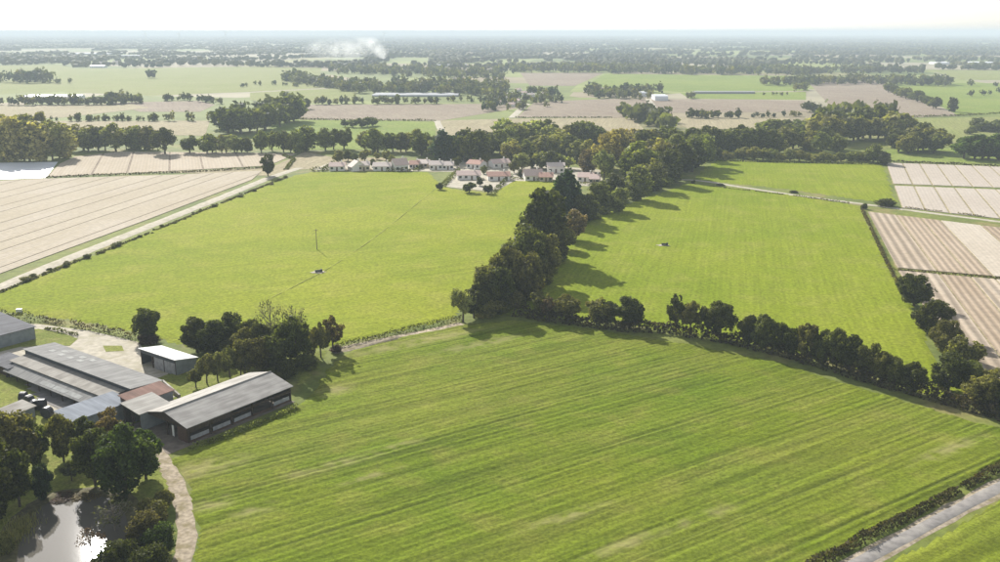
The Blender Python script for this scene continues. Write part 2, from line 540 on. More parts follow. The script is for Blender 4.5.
def strip(name, px_pts, width, mat, z=0.03, th=None, wob=0.25, kind='structure', step=4.0):
    pts = [Vector(G(*p)) for p in px_pts]
    # resample smoothly
    out = []
    for i in range(len(pts) - 1):
        p0 = pts[max(i - 1, 0)]; p1 = pts[i]; p2 = pts[i + 1]; p3 = pts[min(i + 2, len(pts) - 1)]
        k = max(2, int((p2 - p1).length / step))
        for j in range(k):
            t = j / k
            out.append(0.5 * ((2 * p1) + (p2 - p0) * t + (2 * p0 - 5 * p1 + 4 * p2 - p3) * t * t + (3 * p1 - p0 - 3 * p2 + p3) * t ** 3))
    out.append(pts[-1])
    v, f = [], []
    for i, p in enumerate(out):
        d = (out[min(i + 1, len(out) - 1)] - out[max(i - 1, 0)]).normalized()
        nrm = Vector((-d.y, d.x))
        for k, sgn in enumerate((1, 1, -1, -1)):
            w = width / 2 + rnd.uniform(-wob, wob) * (1 if k in (0, 3) else 0)
            w = w if k in (0, 3) else width / 2 * 0.8
            q = p + nrm * (sgn * w)
            v.append((q.x, q.y, z if k in (1, 2) else 0.006))
        if i:
            b = 4 * i
            for k in range(3): f.append((b - 4 + k, b - 4 + k + 1, b + k + 1, b + k))
    o = link(name, mesh_np(name, v, f, [mat], True))
    return tag(o, kind=kind), out


strip('field_road', [(-60, 310), (0, 287), (60, 262), (150, 226), (225, 196), (272, 177), (300, 168)], 5.5, M['gravel'], 0.10)
strip('field_path', [(640, 182), (690, 180), (740, 187), (800, 196), (862, 204), (930, 213), (1000, 222), (1080, 233)], 3.4, M['gravel'], 0.10)
strip('farm_track', [(138, 428), (152, 446), (168, 470), (180, 495), (186, 520), (186, 545), (178, 575), (165, 620)], 3.0, M['dirt'], 0.09, wob=0.2, step=2)
strip('country_road', [(780, 605), (860, 562), (930, 524), (1000, 487), (1090, 440), (1200, 390)], 3.9, M['dirt'], 0.05, wob=0.3)
strip('country_road_surface', [(780, 605), (860, 562), (930, 524), (1000, 487), (1090, 440), (1200, 390)], 2.5, M['asphalt'], 0.10, wob=0.12)
strip('field_margin', [(332, 352), (380, 341), (430, 331), (462, 324)], 3.4, M['dirt'], 0.12, wob=0.5)
strip('field_margin', [(858, 208), (874, 240), (892, 276), (905, 300)], 4.5, M['lawn'], 0.16, wob=0.5)
strip('far_road', [(437, 121), (441, 129), (448, 140)], 6, M['gravel'], 0.14)
strip('far_road', [(512, 118), (520, 110), (527, 104)], 7, M['gravel'], 0.16)
strip('far_road', [(648, 99), (653, 107), (660, 117)], 8, M['gravel'], 0.16)
strip('worn_track', [(272, 298), (300, 284), (330, 268), (372, 240), (410, 210), (438, 187)], 0.8, M['meadow_worn'], 0.245, wob=0.6)

# farm yard paving
flat_field('farm_yard', [(-70, 322), (36, 324), (90, 331), (138, 342), (146, 352), (170, 370), (160, 388), (140, 404), (120, 424), (60, 432), (0, 410), (-60, 395)], M['gravel'], 0.07)
flat_field('grass_island', [(38, 329), (62, 333), (78, 339), (70, 346), (20, 347), (0, 352), (-30, 352), (10, 340)], M['lawn'], 0.11)
flat_field('grass_island', [(103, 346), (122, 346), (124, 351), (106, 352)], M['lawn'], 0.11)
flat_field('concrete_apron', [(8, 384), (20, 372), (86, 405), (66, 413)], M['asphalt'], 0.12)

# far fields
for nm, poly, mt in [
    ('field', [(0, 163), (58, 162), (46, 178), (-60, 182), (-60, 165)], 'plastic_white'),
    ('field', [(150, 172), (270, 168), (305, 152), (330, 157), (390, 158), (400, 160), (330, 164), (318, 169), (292, 170), (270, 176)], 'stubble'),
    ('field', [(-40, 66), (60, 65), (75, 69), (250, 67), (322, 68), (318, 80), (345, 87), (250, 92), (150, 96), (60, 92), (-40, 96)], 'pasture'),
    ('field', [(250, 93), (345, 88), (358, 92), (352, 102), (290, 104), (250, 100)], 'pasture'),
    ('field', [(-40, 106), (130, 104), (150, 108), (60, 118), (-40, 120)], 'stubble'),
    ('field', [(110, 103), (200, 101), (215, 105), (200, 112), (140, 112)], 'plough'),
    ('field', [(60, 121), (210, 121), (205, 136), (90, 134), (-40, 126)], 'stubble'),
    ('field', [(300, 105), (500, 104), (520, 108), (440, 121), (300, 120), (285, 112)], 'plough'),
    ('field', [(283, 118), (435, 122), (436, 150), (262, 150), (262, 135)], 'pasture_g'),
    ('field', [(437, 121), (505, 119), (632, 118), (650, 135), (560, 142), (448, 140)], 'stubble'),
    ('field', [(535, 102), (612, 99), (648, 101), (640, 118), (516, 118)], 'plough'),
    ('field', [(612, 99), (750, 100), (805, 101), (808, 112), (660, 113)], 'plough'),
    ('field', [(520, 73), (604, 73), (575, 86), (530, 86)], 'plough'),
    ('field', [(605, 74), (790, 76), (810, 91), (680, 92), (585, 86)], 'pasture_g'),
    ('field', [(680, 93), (806, 92), (806, 100), (690, 99)], 'pasture_g'),
    ('field', [(670, 118), (790, 118), (775, 132), (690, 130)], 'stubble'),
    ('field', [(806, 80), (880, 81), (958, 116), (880, 119), (832, 108)], 'plough'),
    ('field', [(892, 83), (1080, 84), (1080, 114), (958, 115)], 'pasture_g'),
    ('field', [(905, 119), (1080, 115), (1080, 140), (1000, 150), (930, 140)], 'pasture'),
    ('field', [(886, 150), (960, 148), (1080, 150), (1080, 168), (890, 161)], 'pasture_g'),
    ('field', [(930, 70), (1080, 71), (1080, 81), (960, 80)], 'pasture'),
    ('field', [(515, 62), (583, 62), (580, 67), (535, 67)], 'pasture'),
]:
    flat_field(nm, poly, M[mt], 0.08 + rnd.random() * 0.04)


def clip(poly, n, c):
    out = []
    for i in range(len(poly)):
        p, q = poly[i], poly[(i + 1) % len(poly)]
        a, b = p[0] * n[0] + p[1] * n[1] - c, q[0] * n[0] + q[1] * n[1] - c
        if a >= 0: out.append(p)
        if (a >= 0) != (b >= 0):
            t = a / (a - b); out.append((p[0] + (q[0] - p[0]) * t, p[1] + (q[1] - p[1]) * t))
    return out


def bed_field(name, px_poly, az, widths, mats, gap=0.7, zh=0.22, soil='stubble', start=0.0):
    poly = GP(px_poly)
    a = sum(poly[i][0] * poly[(i + 1) % len(poly)][1] - poly[(i + 1) % len(poly)][0] * poly[i][1] for i in range(len(poly)))
    if a < 0: poly = poly[::-1]
    root = flat_field(name, poly, M[soil], 0.06, True)
    n = (math.cos(R(az)), -math.sin(R(az)))
    ts = [p[0] * n[0] + p[1] * n[1] for p in poly]
    t, i = min(ts) + start, 0
    while t < max(ts):
        w = widths[i % len(widths)]
        q = clip(clip(poly, n, t + gap / 2), (-n[0], -n[1]), -(t + w - gap / 2))
        if len(q) >= 3:
            MB().slab([(x, y, zh) for x, y in q], zh - 0.01).build('crop_bed', M[mats[i % len(mats)]], root)
        t += w; i += 1
    return root


M['bed_pale'] = mat_beds('bed_pale', (0.454, 0.400, 0.337), (0.415, 0.360, 0.297), 19.6, 1.6, 0.05)
M['bed_r2a'] = mat_beds('bed_stripe', (0.454, 0.380, 0.295), (0.356, 0.285, 0.207), 15.3, 3.0, 0.32)
M['bed_r2b'] = mat_beds('bed_pale_lower', (0.494, 0.435, 0.354), (0.444, 0.385, 0.305), 15.3, 1.5, 0.05)
M['bed_r2c'] = mat_beds('bed_brown', (0.327, 0.250, 0.172), (0.395, 0.315, 0.231), 15.3, 2.2, 0.25)
M['bed_l1'] = mat_beds('bed_left', (0.424, 0.370, 0.291), (0.375, 0.320, 0.231), 8.9, 1.8, 0.07)
M['bed_l1b'] = mat_beds('bed_left_brown', (0.365, 0.310, 0.221), (0.415, 0.360, 0.272), 8.9, 1.8, 0.08)
M['bed_l2'] = mat_beds('bed_left_far', (0.424, 0.360, 0.272), (0.375, 0.310, 0.221), -19, 1.8, 0.07)
bed_field('crop_field', [(886, 163), (1000, 167), (1090, 170), (1090, 205), (1000, 188), (893, 184)], 19.6, [9.3], ['bed_pale'], 0.9)
bed_field('crop_field', [(894, 186), (1000, 190), (1090, 208), (1090, 231), (1000, 219), (902, 208)], 19.6, [9.3], ['bed_pale'], 0.9)
bed_field('crop_field', [(868, 212), (1000, 228), (1150, 246), (1150, 300), (1000, 277), (897, 268)], 15.3, [12, 9, 7, 14, 8, 12], ['bed_r2a', 'bed_r2c', 'bed_r2c', 'bed_r2b', 'bed_r2c', 'bed_r2a'], 0.7)
bed_field('crop_field', [(898, 271), (1000, 280), (1150, 304), (1150, 420), (1005, 392), (960, 350), (928, 312)], 15.3, [12, 9, 7, 14, 8, 12], ['bed_r2a', 'bed_r2c', 'bed_r2a', 'bed_r2b', 'bed_r2c', 'bed_r2a'], 0.7)
bed_field('crop_field', [(-60, 184), (45, 179), (180, 175), (262, 171), (252, 180), (150, 219), (0, 274), (-60, 296)], 8.9, [11, 13, 9, 16], ['bed_l1', 'bed_l1b', 'bed_l1'], 0.5, soil='plough')
bed_field('crop_field', [(60, 164), (75, 157), (120, 152), (250, 153), (297, 154), (268, 166), (160, 172), (47, 177)], -19, [22, 18], ['bed_l2'], 1.2, soil='plough')

# ------------------------------------------------------------------ pond
PD = [(52, 503), (75, 499), (105, 499), (120, 509), (128, 523), (126, 545), (112, 578), (60, 596), (12, 590), (17, 560), (20, 543), (30, 520)]
pp = GP(PD)
cen = Vector((sum(p[0] for p in pp) / len(pp), sum(p[1] for p in pp) / len(pp)))


def smooth_loop(pts, k=6):
    out = []
    n = len(pts)
    for i in range(n):
        p0, p1, p2, p3 = (Vector(pts[(i + j) % n]) for j in (-1, 0, 1, 2))
        for j in range(k):
            t = j / k
            out.append(0.5 * ((2 * p1) + (p2 - p0) * t + (2 * p0 - 5 * p1 + 4 * p2 - p3) * t * t + (3 * p1 - p0 - 3 * p2 + p3) * t ** 3))
    return out


lp = smooth_loop(pp)
n = NT('pond_water')
wv = n.math('ADD', n.noise(0.9, 3, rough=0.6), n.math('MULTIPLY', n.noise(4.0, 2), 0.25))
pb = n.n('BsdfPrincipled')
pb.inputs['Base Color'].default_value = (0.115, 0.105, 0.088, 1); pb.inputs['Roughness'].default_value = 0.03
pb.inputs['IOR'].default_value = 1.333
bb = n.n('Bump'); bb.inputs['Strength'].default_value = 0.014; bb.inputs['Distance'].default_value = 0.12
n.set(bb.inputs['Height'], wv); n.t.links.new(bb.outputs[0], pb.inputs['Normal'])
n.t.links.new(pb.outputs[0], n.out.inputs['Surface'])
mb = MB(); mb.poly([(p.x, p.y, 0.48) for p in lp])
tag(mb.build('pond_water', n.m), kind='structure')
v, f = [], []
for i, p in enumerate(lp):
    d = (p - cen).normalized()
    for off, z in ((-0.6, 0.40), (0.05, 0.50), (0.7, 0.74 + rnd.uniform(-.1, .12)), (2.0 + rnd.uniform(-.3, .3), 0.62), (4.5, 0.0)):
        q = p + d * off; v.append((q.x, q.y, z))
m_ = len(lp)
for i in range(m_):
    j = (i + 1) % m_
    for k in range(4): f.append((5 * i + k, 5 * i + k + 1, 5 * j + k + 1, 5 * j + k))
tag(link('pond_bank', mesh_np('pond_bank', v, f, [mat_plain('bank_earth', (0.10, 0.09, 0.04), 0.95, 0.35, 1.2)], True)), kind='structure')


# ------------------------------------------------------------------ foliage
def quads(P, N, size, rg, aspect=0.75):
    """one leaf-spray quad per point, facing roughly along N"""
    k = len(P)
    N = N / np.maximum(np.linalg.norm(N, axis=1, keepdims=True), 1e-6)
    a = rg.normal(size=(k, 3))
    U = np.cross(N, a); U /= np.maximum(np.linalg.norm(U, axis=1, keepdims=True), 1e-6)
    V = np.cross(N, U)
    s = (size * rg.uniform(0.55, 1.35, k))[:, None] if np.ndim(size) == 0 else (size * rg.uniform(0.55, 1.35, k))[:, None]
    q = np.empty((k, 4, 3))
    q[:, 0] = P - U * s * 0.5 - V * s * aspect * 0.18
    q[:, 1] = P + U * s * 0.1 - V * s * aspect * 0.5
    q[:, 2] = P + U * s * 0.5 + V * s * aspect * 0.15
    q[:, 3] = P - U * s * 0.1 + V * s * aspect * 0.5
    return q.reshape(-1, 3), np.arange(4 * k).reshape(-1, 4)


def crown_points(rg, n, kind):
    """points and outward directions in a crown of height 10 (z from base) and width 8"""
    if kind in ('round', 'wide', 'open'):
        k = {'round': 30, 'wide': 36, 'open': 20}[kind]
        cz, rz, rw = {'round': (5.3, 4.5, 3.5), 'wide': (4.9, 4.7, 3.7), 'open': (5.9, 3.9, 3.5)}[kind]
        cs, rs = [], []
        for i in range(k):
            th = 2 * math.pi * (i * 0.618 + rg.uniform(0, .2)); zz = rg.uniform(-1, 1)
            rr = math.sqrt(max(0, 1 - zz * zz)) * rg.uniform(0.55, 0.9)
            cs.append((rw * rr * math.cos(th), rw * rr * math.sin(th), cz + rz * zz * 0.72))
            rs.append(rg.uniform(0.55, 1.45) * (0.85 if kind == 'open' else 1))
        cs.append((0, 0, cz)); rs.append(2.3)
    elif kind == 'poplar':
        cs, rs = [], []
        for i in range(14):
            z = 0.9 + 8.4 * i / 13
            w = 3.0 * math.sin(math.pi * min(1, (z - 0.2) / 10.2)) ** 0.7
            th = i * 2.4
            cs.append((w * 0.5 * math.cos(th), w * 0.5 * math.sin(th), z)); rs.append(0.75 + 0.42 * w * rg.uniform(.7, 1.1))
    elif kind == 'conifer':
        cs, rs = [], []
        for i in range(22):
            z = 1.4 + 8.2 * (i / 21)
            w = 3.6 * (1 - i / 23) ** 0.8
            th = i * 2.4
            cs.append((w * 0.62 * math.cos(th), w * 0.62 * math.sin(th), z)); rs.append(0.35 + 0.38 * w)
    else:   # shrub
        cs, rs = [], []
        for i in range(11):
            th = i * 2.4; r = rg.uniform(0.4, 2.7)
            cs.append((r * math.cos(th), r * math.sin(th), rg.uniform(2.0, 6.6) * (1 - 0.1 * r))); rs.append(rg.uniform(1.4, 2.6))
    cs, rs = np.array(cs), np.array(rs)
    w = rs ** 2
    li = rg.choice(len(cs), n, p=w / w.sum())
    d = rg.normal(size=(n, 3)); d /= np.linalg.norm(d, axis=1, keepdims=True)
    rad = rs[li] * np.clip(rg.uniform(0.45, 1.0, n) ** 0.5 + rg.normal(0, 0.10, n), 0.2, 1.4)
    P = cs[li] + d * rad[:, None]
    # gaps: thin the leaves where a coarse 3-D pattern is low
    h = vnoise(P[:, 0] * 0.8 + 13, P[:, 1] * 0.8 + P[:, 2] * 0.7, int(rg.integers(99)))
    h = 0.65 * h + 0.35 * vnoise(P[:, 0] * 1.9 + P[:, 2], P[:, 1] * 1.9 + P[:, 2] * 1.3, 3)
    keep = (h > (0.43 if kind == 'open' else 0.33)) & (P[:, 2] > 0.15)
    return P[keep], d[keep] + rg.normal(0, 0.75, (n, 3))[keep]


def limbs(mb, rg, top, r, n, spread, k=5, sub=0):
    mb.tube((0, 0, -0.15), (0.1 * rg.normal(), 0.1 * rg.normal(), top * 0.45), r, r * 0.72, 7)
    mb.tube((0, 0, top * 0.42), (0.2 * rg.normal(), 0.2 * rg.normal(), top), r * 0.72, r * 0.2, 6)
    for i in range(n):
        z = top * rg.uniform(0.3, 0.75); th = i * 2.4 + rg.uniform(0, .6)
        e = (spread * math.cos(th), spread * math.sin(th), z + top * rg.uniform(0.18, 0.4))
        mb.tube((0, 0, z), e, r * 0.38, r * 0.1, k)
        for j in range(sub):
            t = rg.uniform(0.35, 0.9)
            b = (e[0] * t, e[1] * t, z + (e[2] - z) * t)
            mb.tube(b, (b[0] + rg.normal() * .9, b[1] + rg.normal() * .9, b[2] + rg.uniform(.4, 1.6)), r * 0.14, r * 0.04, 4)


PROTO = {}


def mb_mesh(mb, name, mat):
    me = bpy.data.meshes.new(name); me.from_pydata(mb.v, [], mb.f); me.materials.append(mat); return me


def proto(kind, lod, var):
    key = (kind, lod, var)
    if key in PROTO: return PROTO[key]
    rg = np.random.default_rng(sum(map(ord, kind)) * 31 + var * 7 + lod)
    if kind == 'bare':
        mb = MB(); limbs(mb, rg, 8.6, 0.2, 16, 2.4, 4, 6)
        P, N = crown_points(rg, 500, 'open'); v_, f_ = quads(P, N, 0.45, rg)
        tr = mb_mesh(mb, 'trunk', M['twig'])
    else:
        nleaf, size = ((8000, 0.50), (2200, 0.85), (600, 1.5))[lod]
        if kind == 'open': nleaf = int(nleaf * 0.8)
        P, N = crown_points(rg, nleaf, kind)
        v_, f_ = quads(P, N, size, rg)
        mb = MB()
        if kind == 'shrub':
            for i in range(4): mb.tube((0, 0, -0.1), (1.2 * math.cos(i * 1.6), 1.2 * math.sin(i * 1.6), 3.5), 0.16, 0.05, 4)
        else: limbs(mb, rg, 7.5 if kind != 'conifer' else 9.2, 0.30 if kind != 'poplar' else 0.22, 7 if lod < 2 else 3, 2.3 if kind not in ('poplar', 'conifer') else 0.9, 5)
        tr = mb_mesh(mb, 'trunk', M['bark'])
    cr = mesh_np('crown', v_, f_, [M['leaf']])
    PROTO[key] = (cr, tr)
    return PROTO[key]


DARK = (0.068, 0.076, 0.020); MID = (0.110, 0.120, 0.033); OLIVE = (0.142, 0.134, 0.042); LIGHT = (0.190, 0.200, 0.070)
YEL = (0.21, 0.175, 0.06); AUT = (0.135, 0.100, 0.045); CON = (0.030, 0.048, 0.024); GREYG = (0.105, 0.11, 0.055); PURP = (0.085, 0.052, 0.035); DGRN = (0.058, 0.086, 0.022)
n_tree = [0]


def tree(px, py, hpx, wpx, kind, tint, label, group=None, name='broadleaf_tree', cat='tree', lod=None):
    x, y = G(px, py)
    m = mpp(px, py)
    dep = math.atan2(CAM_H, math.hypot(x, y))
    h = 1.04 * hpx * m / math.cos(dep); w = 1.12 * wpx * m
    d = depth(px, py)
    if lod is None: lod = 0 if d < 290 else (1 if d < 620 else 2)
    cr, tr = proto(kind, lod, n_tree[0] % (5 if lod == 0 else 6))
    n_tree[0] += 1
    o = thing(name, label, cat, (x, y, 0.02), rnd.uniform(0, 6.28), group)
    kw = {'poplar': 5.2, 'conifer': 7.0, 'bare': 6.5}.get(kind, 8.2)
    o.scale = (w / kw, w / kw, h / 10.0)
    c = link('crown', cr, o); t = link('trunk', tr, o)
    j = rnd.uniform(0.88, 1.12)
    c.color = (tint[0] * j, tint[1] * j * rnd.uniform(.95, 1.05), tint[2] * j, 1)
    return o


ORD = ['first', 'second', 'third', 'fourth', 'fifth', 'sixth', 'seventh', 'eighth', 'ninth', 'tenth', 'eleventh', 'twelfth', 'thirteenth', 'fourteenth', 'fifteenth', 'sixteenth', 'seventeenth', 'eighteenth', 'nineteenth', 'twentieth']


def along(pts, n, jx=0.0, jy=0.0):
    """n points spread evenly along a polyline of photo points"""
    seg = [math.dist(pts[i], pts[i + 1]) for i in range(len(pts) - 1)]
    L = sum(seg); out = []
    for i in range(n):
        s = L * (i + 0.5) / n
        for k, l in enumerate(seg):
            if s <= l or k == len(seg) - 1: break
            s -= l
        t = s / l
        a, b = pts[k], pts[k + 1]
        out.append((a[0] + (b[0] - a[0]) * t + rnd.uniform(-jx, jx), a[1] + (b[1] - a[1]) * t + rnd.uniform(-jy, jy)))
    return out


FT = []      # far trees, joined later: x, y, h, w, r, g, b


def belt(pts, n, h, asp, kinds, tints, label, group, jx=2.0, jy=1.0, far=False, deep=False):
    for i, (x, y) in enumerate(sorted(along(pts, n, jx, jy))):
        hh = rnd.uniform(*h) * 1.05
        ww = hh * rnd.uniform(*asp) * 1.2
        if far:
            m = mpp(x, y)
            FT.append(G(x, y) + (hh * m, ww * m) + tuple(rnd.choice(tints)))
            continue
        kd = rnd.choice(kinds)
        lab = label if deep else '%s from the left, %s' % (ORD[i], label)
        tree(x, y, hh, ww, kd, tuple(q * 1.4 for q in rnd.choice(tints)), lab, group, {'poplar': 'columnar_tree', 'shrub': 'shrub', 'conifer': 'conifer_tree'}.get(kd, 'broadleaf_tree'))  # lifted leaf tint puts the paling by distance haze into the colour


RW = ['round', 'round', 'wide']
# --- single trees round the farm
tree(148, 341, 38, 31, 'round', DARK, 'lone dark round tree beside the white-roofed shed')
tree(150, 342, 10, 24, 'shrub', PURP, 'low purple-brown bush beneath the lone round tree', name='shrub', cat='shrub')
tree(197, 352, 34, 30, 'round', DARK, 'leftmost dark tree of the thicket behind the white shed')
tree(217, 355, 36, 34, 'wide', DARK, 'broad dark tree second from left in the farm thicket')
tree(232, 346, 32, 18, 'poplar', DARK, 'narrow dark upright tree in the farm thicket')
tree(240, 345, 20, 18, 'round', MID, 'small dark tree between the upright tree and the bare treetop')
tree(252, 342, 24, 20, 'round', MID, 'mid green tree left of the bare treetop')
tree(272, 354, 56, 26, 'bare', GREYG, 'tall nearly leafless tree standing above the farm thicket')
tree(297, 350, 46, 22, 'bare', GREYG, 'second tall leafless tree right of the first in the farm thicket')
tree(262, 372, 36, 32, 'wide', OLIVE, 'bushy olive tree directly behind the big barn')
tree(276, 371, 44, 30, 'round', MID, 'tall olive tree at the centre of the farm thicket')
tree(297, 368, 52, 32, 'round', DARK, 'tallest dark tree at the right of the farm thicket')
tree(245, 374, 34, 26, 'round', OLIVE, 'olive tree at the left end behind the big barn ridge')
tree(312, 362, 34, 15, 'open', OLIVE, 'thin olive tree right of the tall dark thicket tree')
tree(321, 358, 36, 22, 'open', OLIVE, 'open-crowned tree second from right at the field corner')
for (x, y, h, w, k, t, lab) in [
    (208, 350, 26, 26, 'shrub', DARK, 'bush filling the gap between the two left thicket trees'),
    (228, 357, 24, 24, 'shrub', MID, 'bush below the narrow upright thicket tree'),
    (246, 358, 30, 26, 'wide', OLIVE, 'olive tree in the middle of the thicket behind the orchard'),
    (262, 358, 34, 26, 'round', MID, 'mid green tree under the first leafless treetop'),
    (284, 358, 38, 28, 'round', DARK, 'dark tree between the two leafless treetops'),
    (308, 356, 30, 22, 'round', OLIVE, 'olive tree beside the open-crowned field corner trees'),
    (288, 376, 22, 26, 'shrub', DARK, 'dark bush at the far gable of the big barn'),
    (306, 370, 18, 22, 'shrub', MID, 'bush at the right foot of the farm thicket')]:
    tree(x, y, h, w, k, t, lab, None, 'shrub' if k == 'shrub' else 'broadleaf_tree', 'shrub' if k == 'shrub' else 'tree')
tree(333, 352, 36, 26, 'open', AUT, 'reddish-brown autumn tree at the right end of the farm thicket')
tree(336, 352, 8, 12, 'shrub', PURP, 'small purple bush under the autumn tree', name='shrub', cat='shrub')
for i, (x, y, h, w) in enumerate([(196, 388, 22, 18), (207, 384, 30, 20), (218, 382, 30, 20), (230, 378, 32, 20), (241, 376, 30, 18)]):
    tree(x, y, h, w, 'open', (0.15, 0.15, 0.055), '%s small yellow-green orchard tree from the left behind the barn roof' % ORD[i], 'orchard trees behind the barn', 'orchard_tree')

# --- the tall copse between the two meadows
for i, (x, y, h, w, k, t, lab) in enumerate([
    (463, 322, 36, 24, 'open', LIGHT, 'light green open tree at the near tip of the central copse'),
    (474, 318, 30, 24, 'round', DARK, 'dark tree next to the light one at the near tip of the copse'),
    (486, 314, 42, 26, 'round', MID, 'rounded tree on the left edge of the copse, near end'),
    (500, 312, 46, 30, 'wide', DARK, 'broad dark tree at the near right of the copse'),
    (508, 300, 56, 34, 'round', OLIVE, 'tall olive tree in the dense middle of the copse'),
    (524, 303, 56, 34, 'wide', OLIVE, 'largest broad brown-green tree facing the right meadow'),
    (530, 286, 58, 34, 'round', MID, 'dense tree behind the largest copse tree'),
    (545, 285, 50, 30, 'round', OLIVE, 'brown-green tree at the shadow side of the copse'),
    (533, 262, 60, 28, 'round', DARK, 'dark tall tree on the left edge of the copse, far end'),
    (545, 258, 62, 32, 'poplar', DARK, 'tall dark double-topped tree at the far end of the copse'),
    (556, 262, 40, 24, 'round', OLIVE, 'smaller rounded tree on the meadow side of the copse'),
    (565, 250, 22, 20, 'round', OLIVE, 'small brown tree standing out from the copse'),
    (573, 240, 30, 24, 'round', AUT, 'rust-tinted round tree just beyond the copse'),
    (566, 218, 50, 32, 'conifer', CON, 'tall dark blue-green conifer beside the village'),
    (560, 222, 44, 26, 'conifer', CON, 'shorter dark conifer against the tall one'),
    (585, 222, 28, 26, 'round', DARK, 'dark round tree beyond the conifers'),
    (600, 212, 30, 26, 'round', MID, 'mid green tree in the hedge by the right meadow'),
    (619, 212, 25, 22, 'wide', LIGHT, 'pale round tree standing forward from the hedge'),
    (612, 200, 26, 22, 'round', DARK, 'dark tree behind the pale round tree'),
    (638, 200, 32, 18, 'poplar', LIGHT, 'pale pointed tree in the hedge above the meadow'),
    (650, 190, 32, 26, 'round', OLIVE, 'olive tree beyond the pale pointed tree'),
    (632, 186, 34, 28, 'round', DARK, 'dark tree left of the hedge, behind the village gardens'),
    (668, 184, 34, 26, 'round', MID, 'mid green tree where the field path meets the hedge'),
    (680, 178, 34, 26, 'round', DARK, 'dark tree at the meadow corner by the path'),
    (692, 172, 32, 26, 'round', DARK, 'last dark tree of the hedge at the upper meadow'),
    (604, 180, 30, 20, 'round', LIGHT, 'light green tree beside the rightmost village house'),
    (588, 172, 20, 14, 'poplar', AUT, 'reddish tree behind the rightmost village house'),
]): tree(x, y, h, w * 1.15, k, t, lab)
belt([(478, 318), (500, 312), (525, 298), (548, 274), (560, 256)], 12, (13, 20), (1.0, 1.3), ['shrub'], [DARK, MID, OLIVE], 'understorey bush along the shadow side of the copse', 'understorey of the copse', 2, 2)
belt([(486, 306), (500, 296), (520, 275), (540, 250)], 8, (36, 46), (.6, .75), ['round', 'wide'], [DARK, MID, OLIVE], 'tree deep inside the copse between the meadows', 'inner trees of the copse', 2, 2)
belt([(575, 228), (600, 214), (640, 196), (680, 180)], 10, (8, 13), (1.1, 1.5), ['shrub'], [DARK, MID], 'bush at the foot of the hedge by the right meadow', 'bushes at the hedge foot', 2, 1)

# --- hedgerow across the middle
row = [(541, 318, 25, 19, OLIVE), (549, 320, 22, 16, AUT), (566, 321, 26, 21, OLIVE), (599, 325, 28, 22, OLIVE), (606, 326, 24, 18, DARK), (629, 328, 29, 21, DARK),
       (676, 332, 36, 17, DARK), (690, 334, 34, 18, OLIVE), (707, 336, 30, 14, MID), (720, 338, 36, 22, DARK)]
for i, (x, y, h, w, t) in enumerate(row):
    tree(x, y, h * 1.05, w * 1.4, 'open' if i in (0, 1, 6, 7, 8) else 'round', t, '%s tree from the left in the hedgerow between meadow and crop field' % ORD[i], 'trees of the middle hedgerow')
row2 = [(748, 346, 32, 24), (762, 350, 38, 28), (778, 353, 34, 22), (792, 357, 36, 24), (806, 361, 42, 26), (822, 365, 38, 26), (836, 369, 44, 28), (850, 373, 44, 30), (866, 378, 42, 28), (880, 384, 36, 24), (894, 388, 32, 24), (912, 392, 32, 28)]
for i, (x, y, h, w) in enumerate(row2):
    tree(x, y, h * 0.93, w * 0.95, RW[i % 3], rnd.choice([DARK, DARK, MID, OLIVE]), '%s tree from the left in the dense dark stretch of the hedgerow' % ORD[i], 'trees of the dense hedgerow stretch')
for (x, y, h, w, t, lab) in [
    (908, 296, 24, 24, DARK, 'upper left tree of the line beside the striped field'),
    (914, 306, 34, 32, DARK, 'topmost large dark tree beside the striped field'),
    (932, 336, 38, 38, DARK, 'second large dark tree beside the striped field'),
    (944, 356, 36, 30, OLIVE, 'third, lighter tree beside the striped field'),
    (960, 378, 42, 38, OLIVE, 'fourth large tree beside the striped field'),
    (948, 392, 40, 36, DARK, 'dark tree where hedgerow and tree line meet'),
    (984, 408, 42, 42, OLIVE, 'broad brown-green tree at the right edge of the photo'),
    (1010, 418, 38, 36, DARK, 'dark tree just cut off by the right edge'),
    (972, 392, 30, 26, MID, 'small tree tucked behind the broad right-edge tree')]:
    tree(x, y, h, w, 'wide' if w > 30 else 'round', t, lab)

# --- trees round the pond
for (x, y, h, w, k, t, lab) in [
    (12, 476, 66, 56, 'wide', OLIVE, 'big yellow-topped tree at the left edge above the pond'),
    (34, 470, 52, 34, 'round', DARK, 'dark tree right of the yellow-topped tree'),
    (-8, 520, 80, 60, 'wide', DARK, 'large dark tree cut by the left edge beside the pond'),
    (20, 508, 58, 36, 'round', DARK, 'dark tree overhanging the left bank of the pond'),
    (44, 503, 38, 22, 'round', CON, 'small black-green tree at the far left pond bank'),
    (64, 462, 48, 28, 'round', OLIVE, 'tall bush-like tree below the blue-grey roof'),
    (84, 455, 40, 32, 'round', DARK, 'dark tree between the two tallest pond trees'),
    (108, 452, 44, 36, 'wide', AUT, 'brownish tree beneath the blue-grey roof'),
    (96, 486, 58, 42, 'round', DARK, 'dark tree on the far bank of the pond'),
    (126, 496, 70, 54, 'wide', DGRN, 'biggest deep green tree beside the farm track'),
    (146, 480, 50, 36, 'round', DGRN, 'deep green tree leaning over the track bend'),
    (72, 482, 24, 20, 'open', GREYG, 'small grey-leaved tree on the pond lawn'),
    (40, 452, 24, 18, 'open', PURP, 'small dull tree left of the pond lawn')]:
    tree(x, y, h, w, k, t, lab)
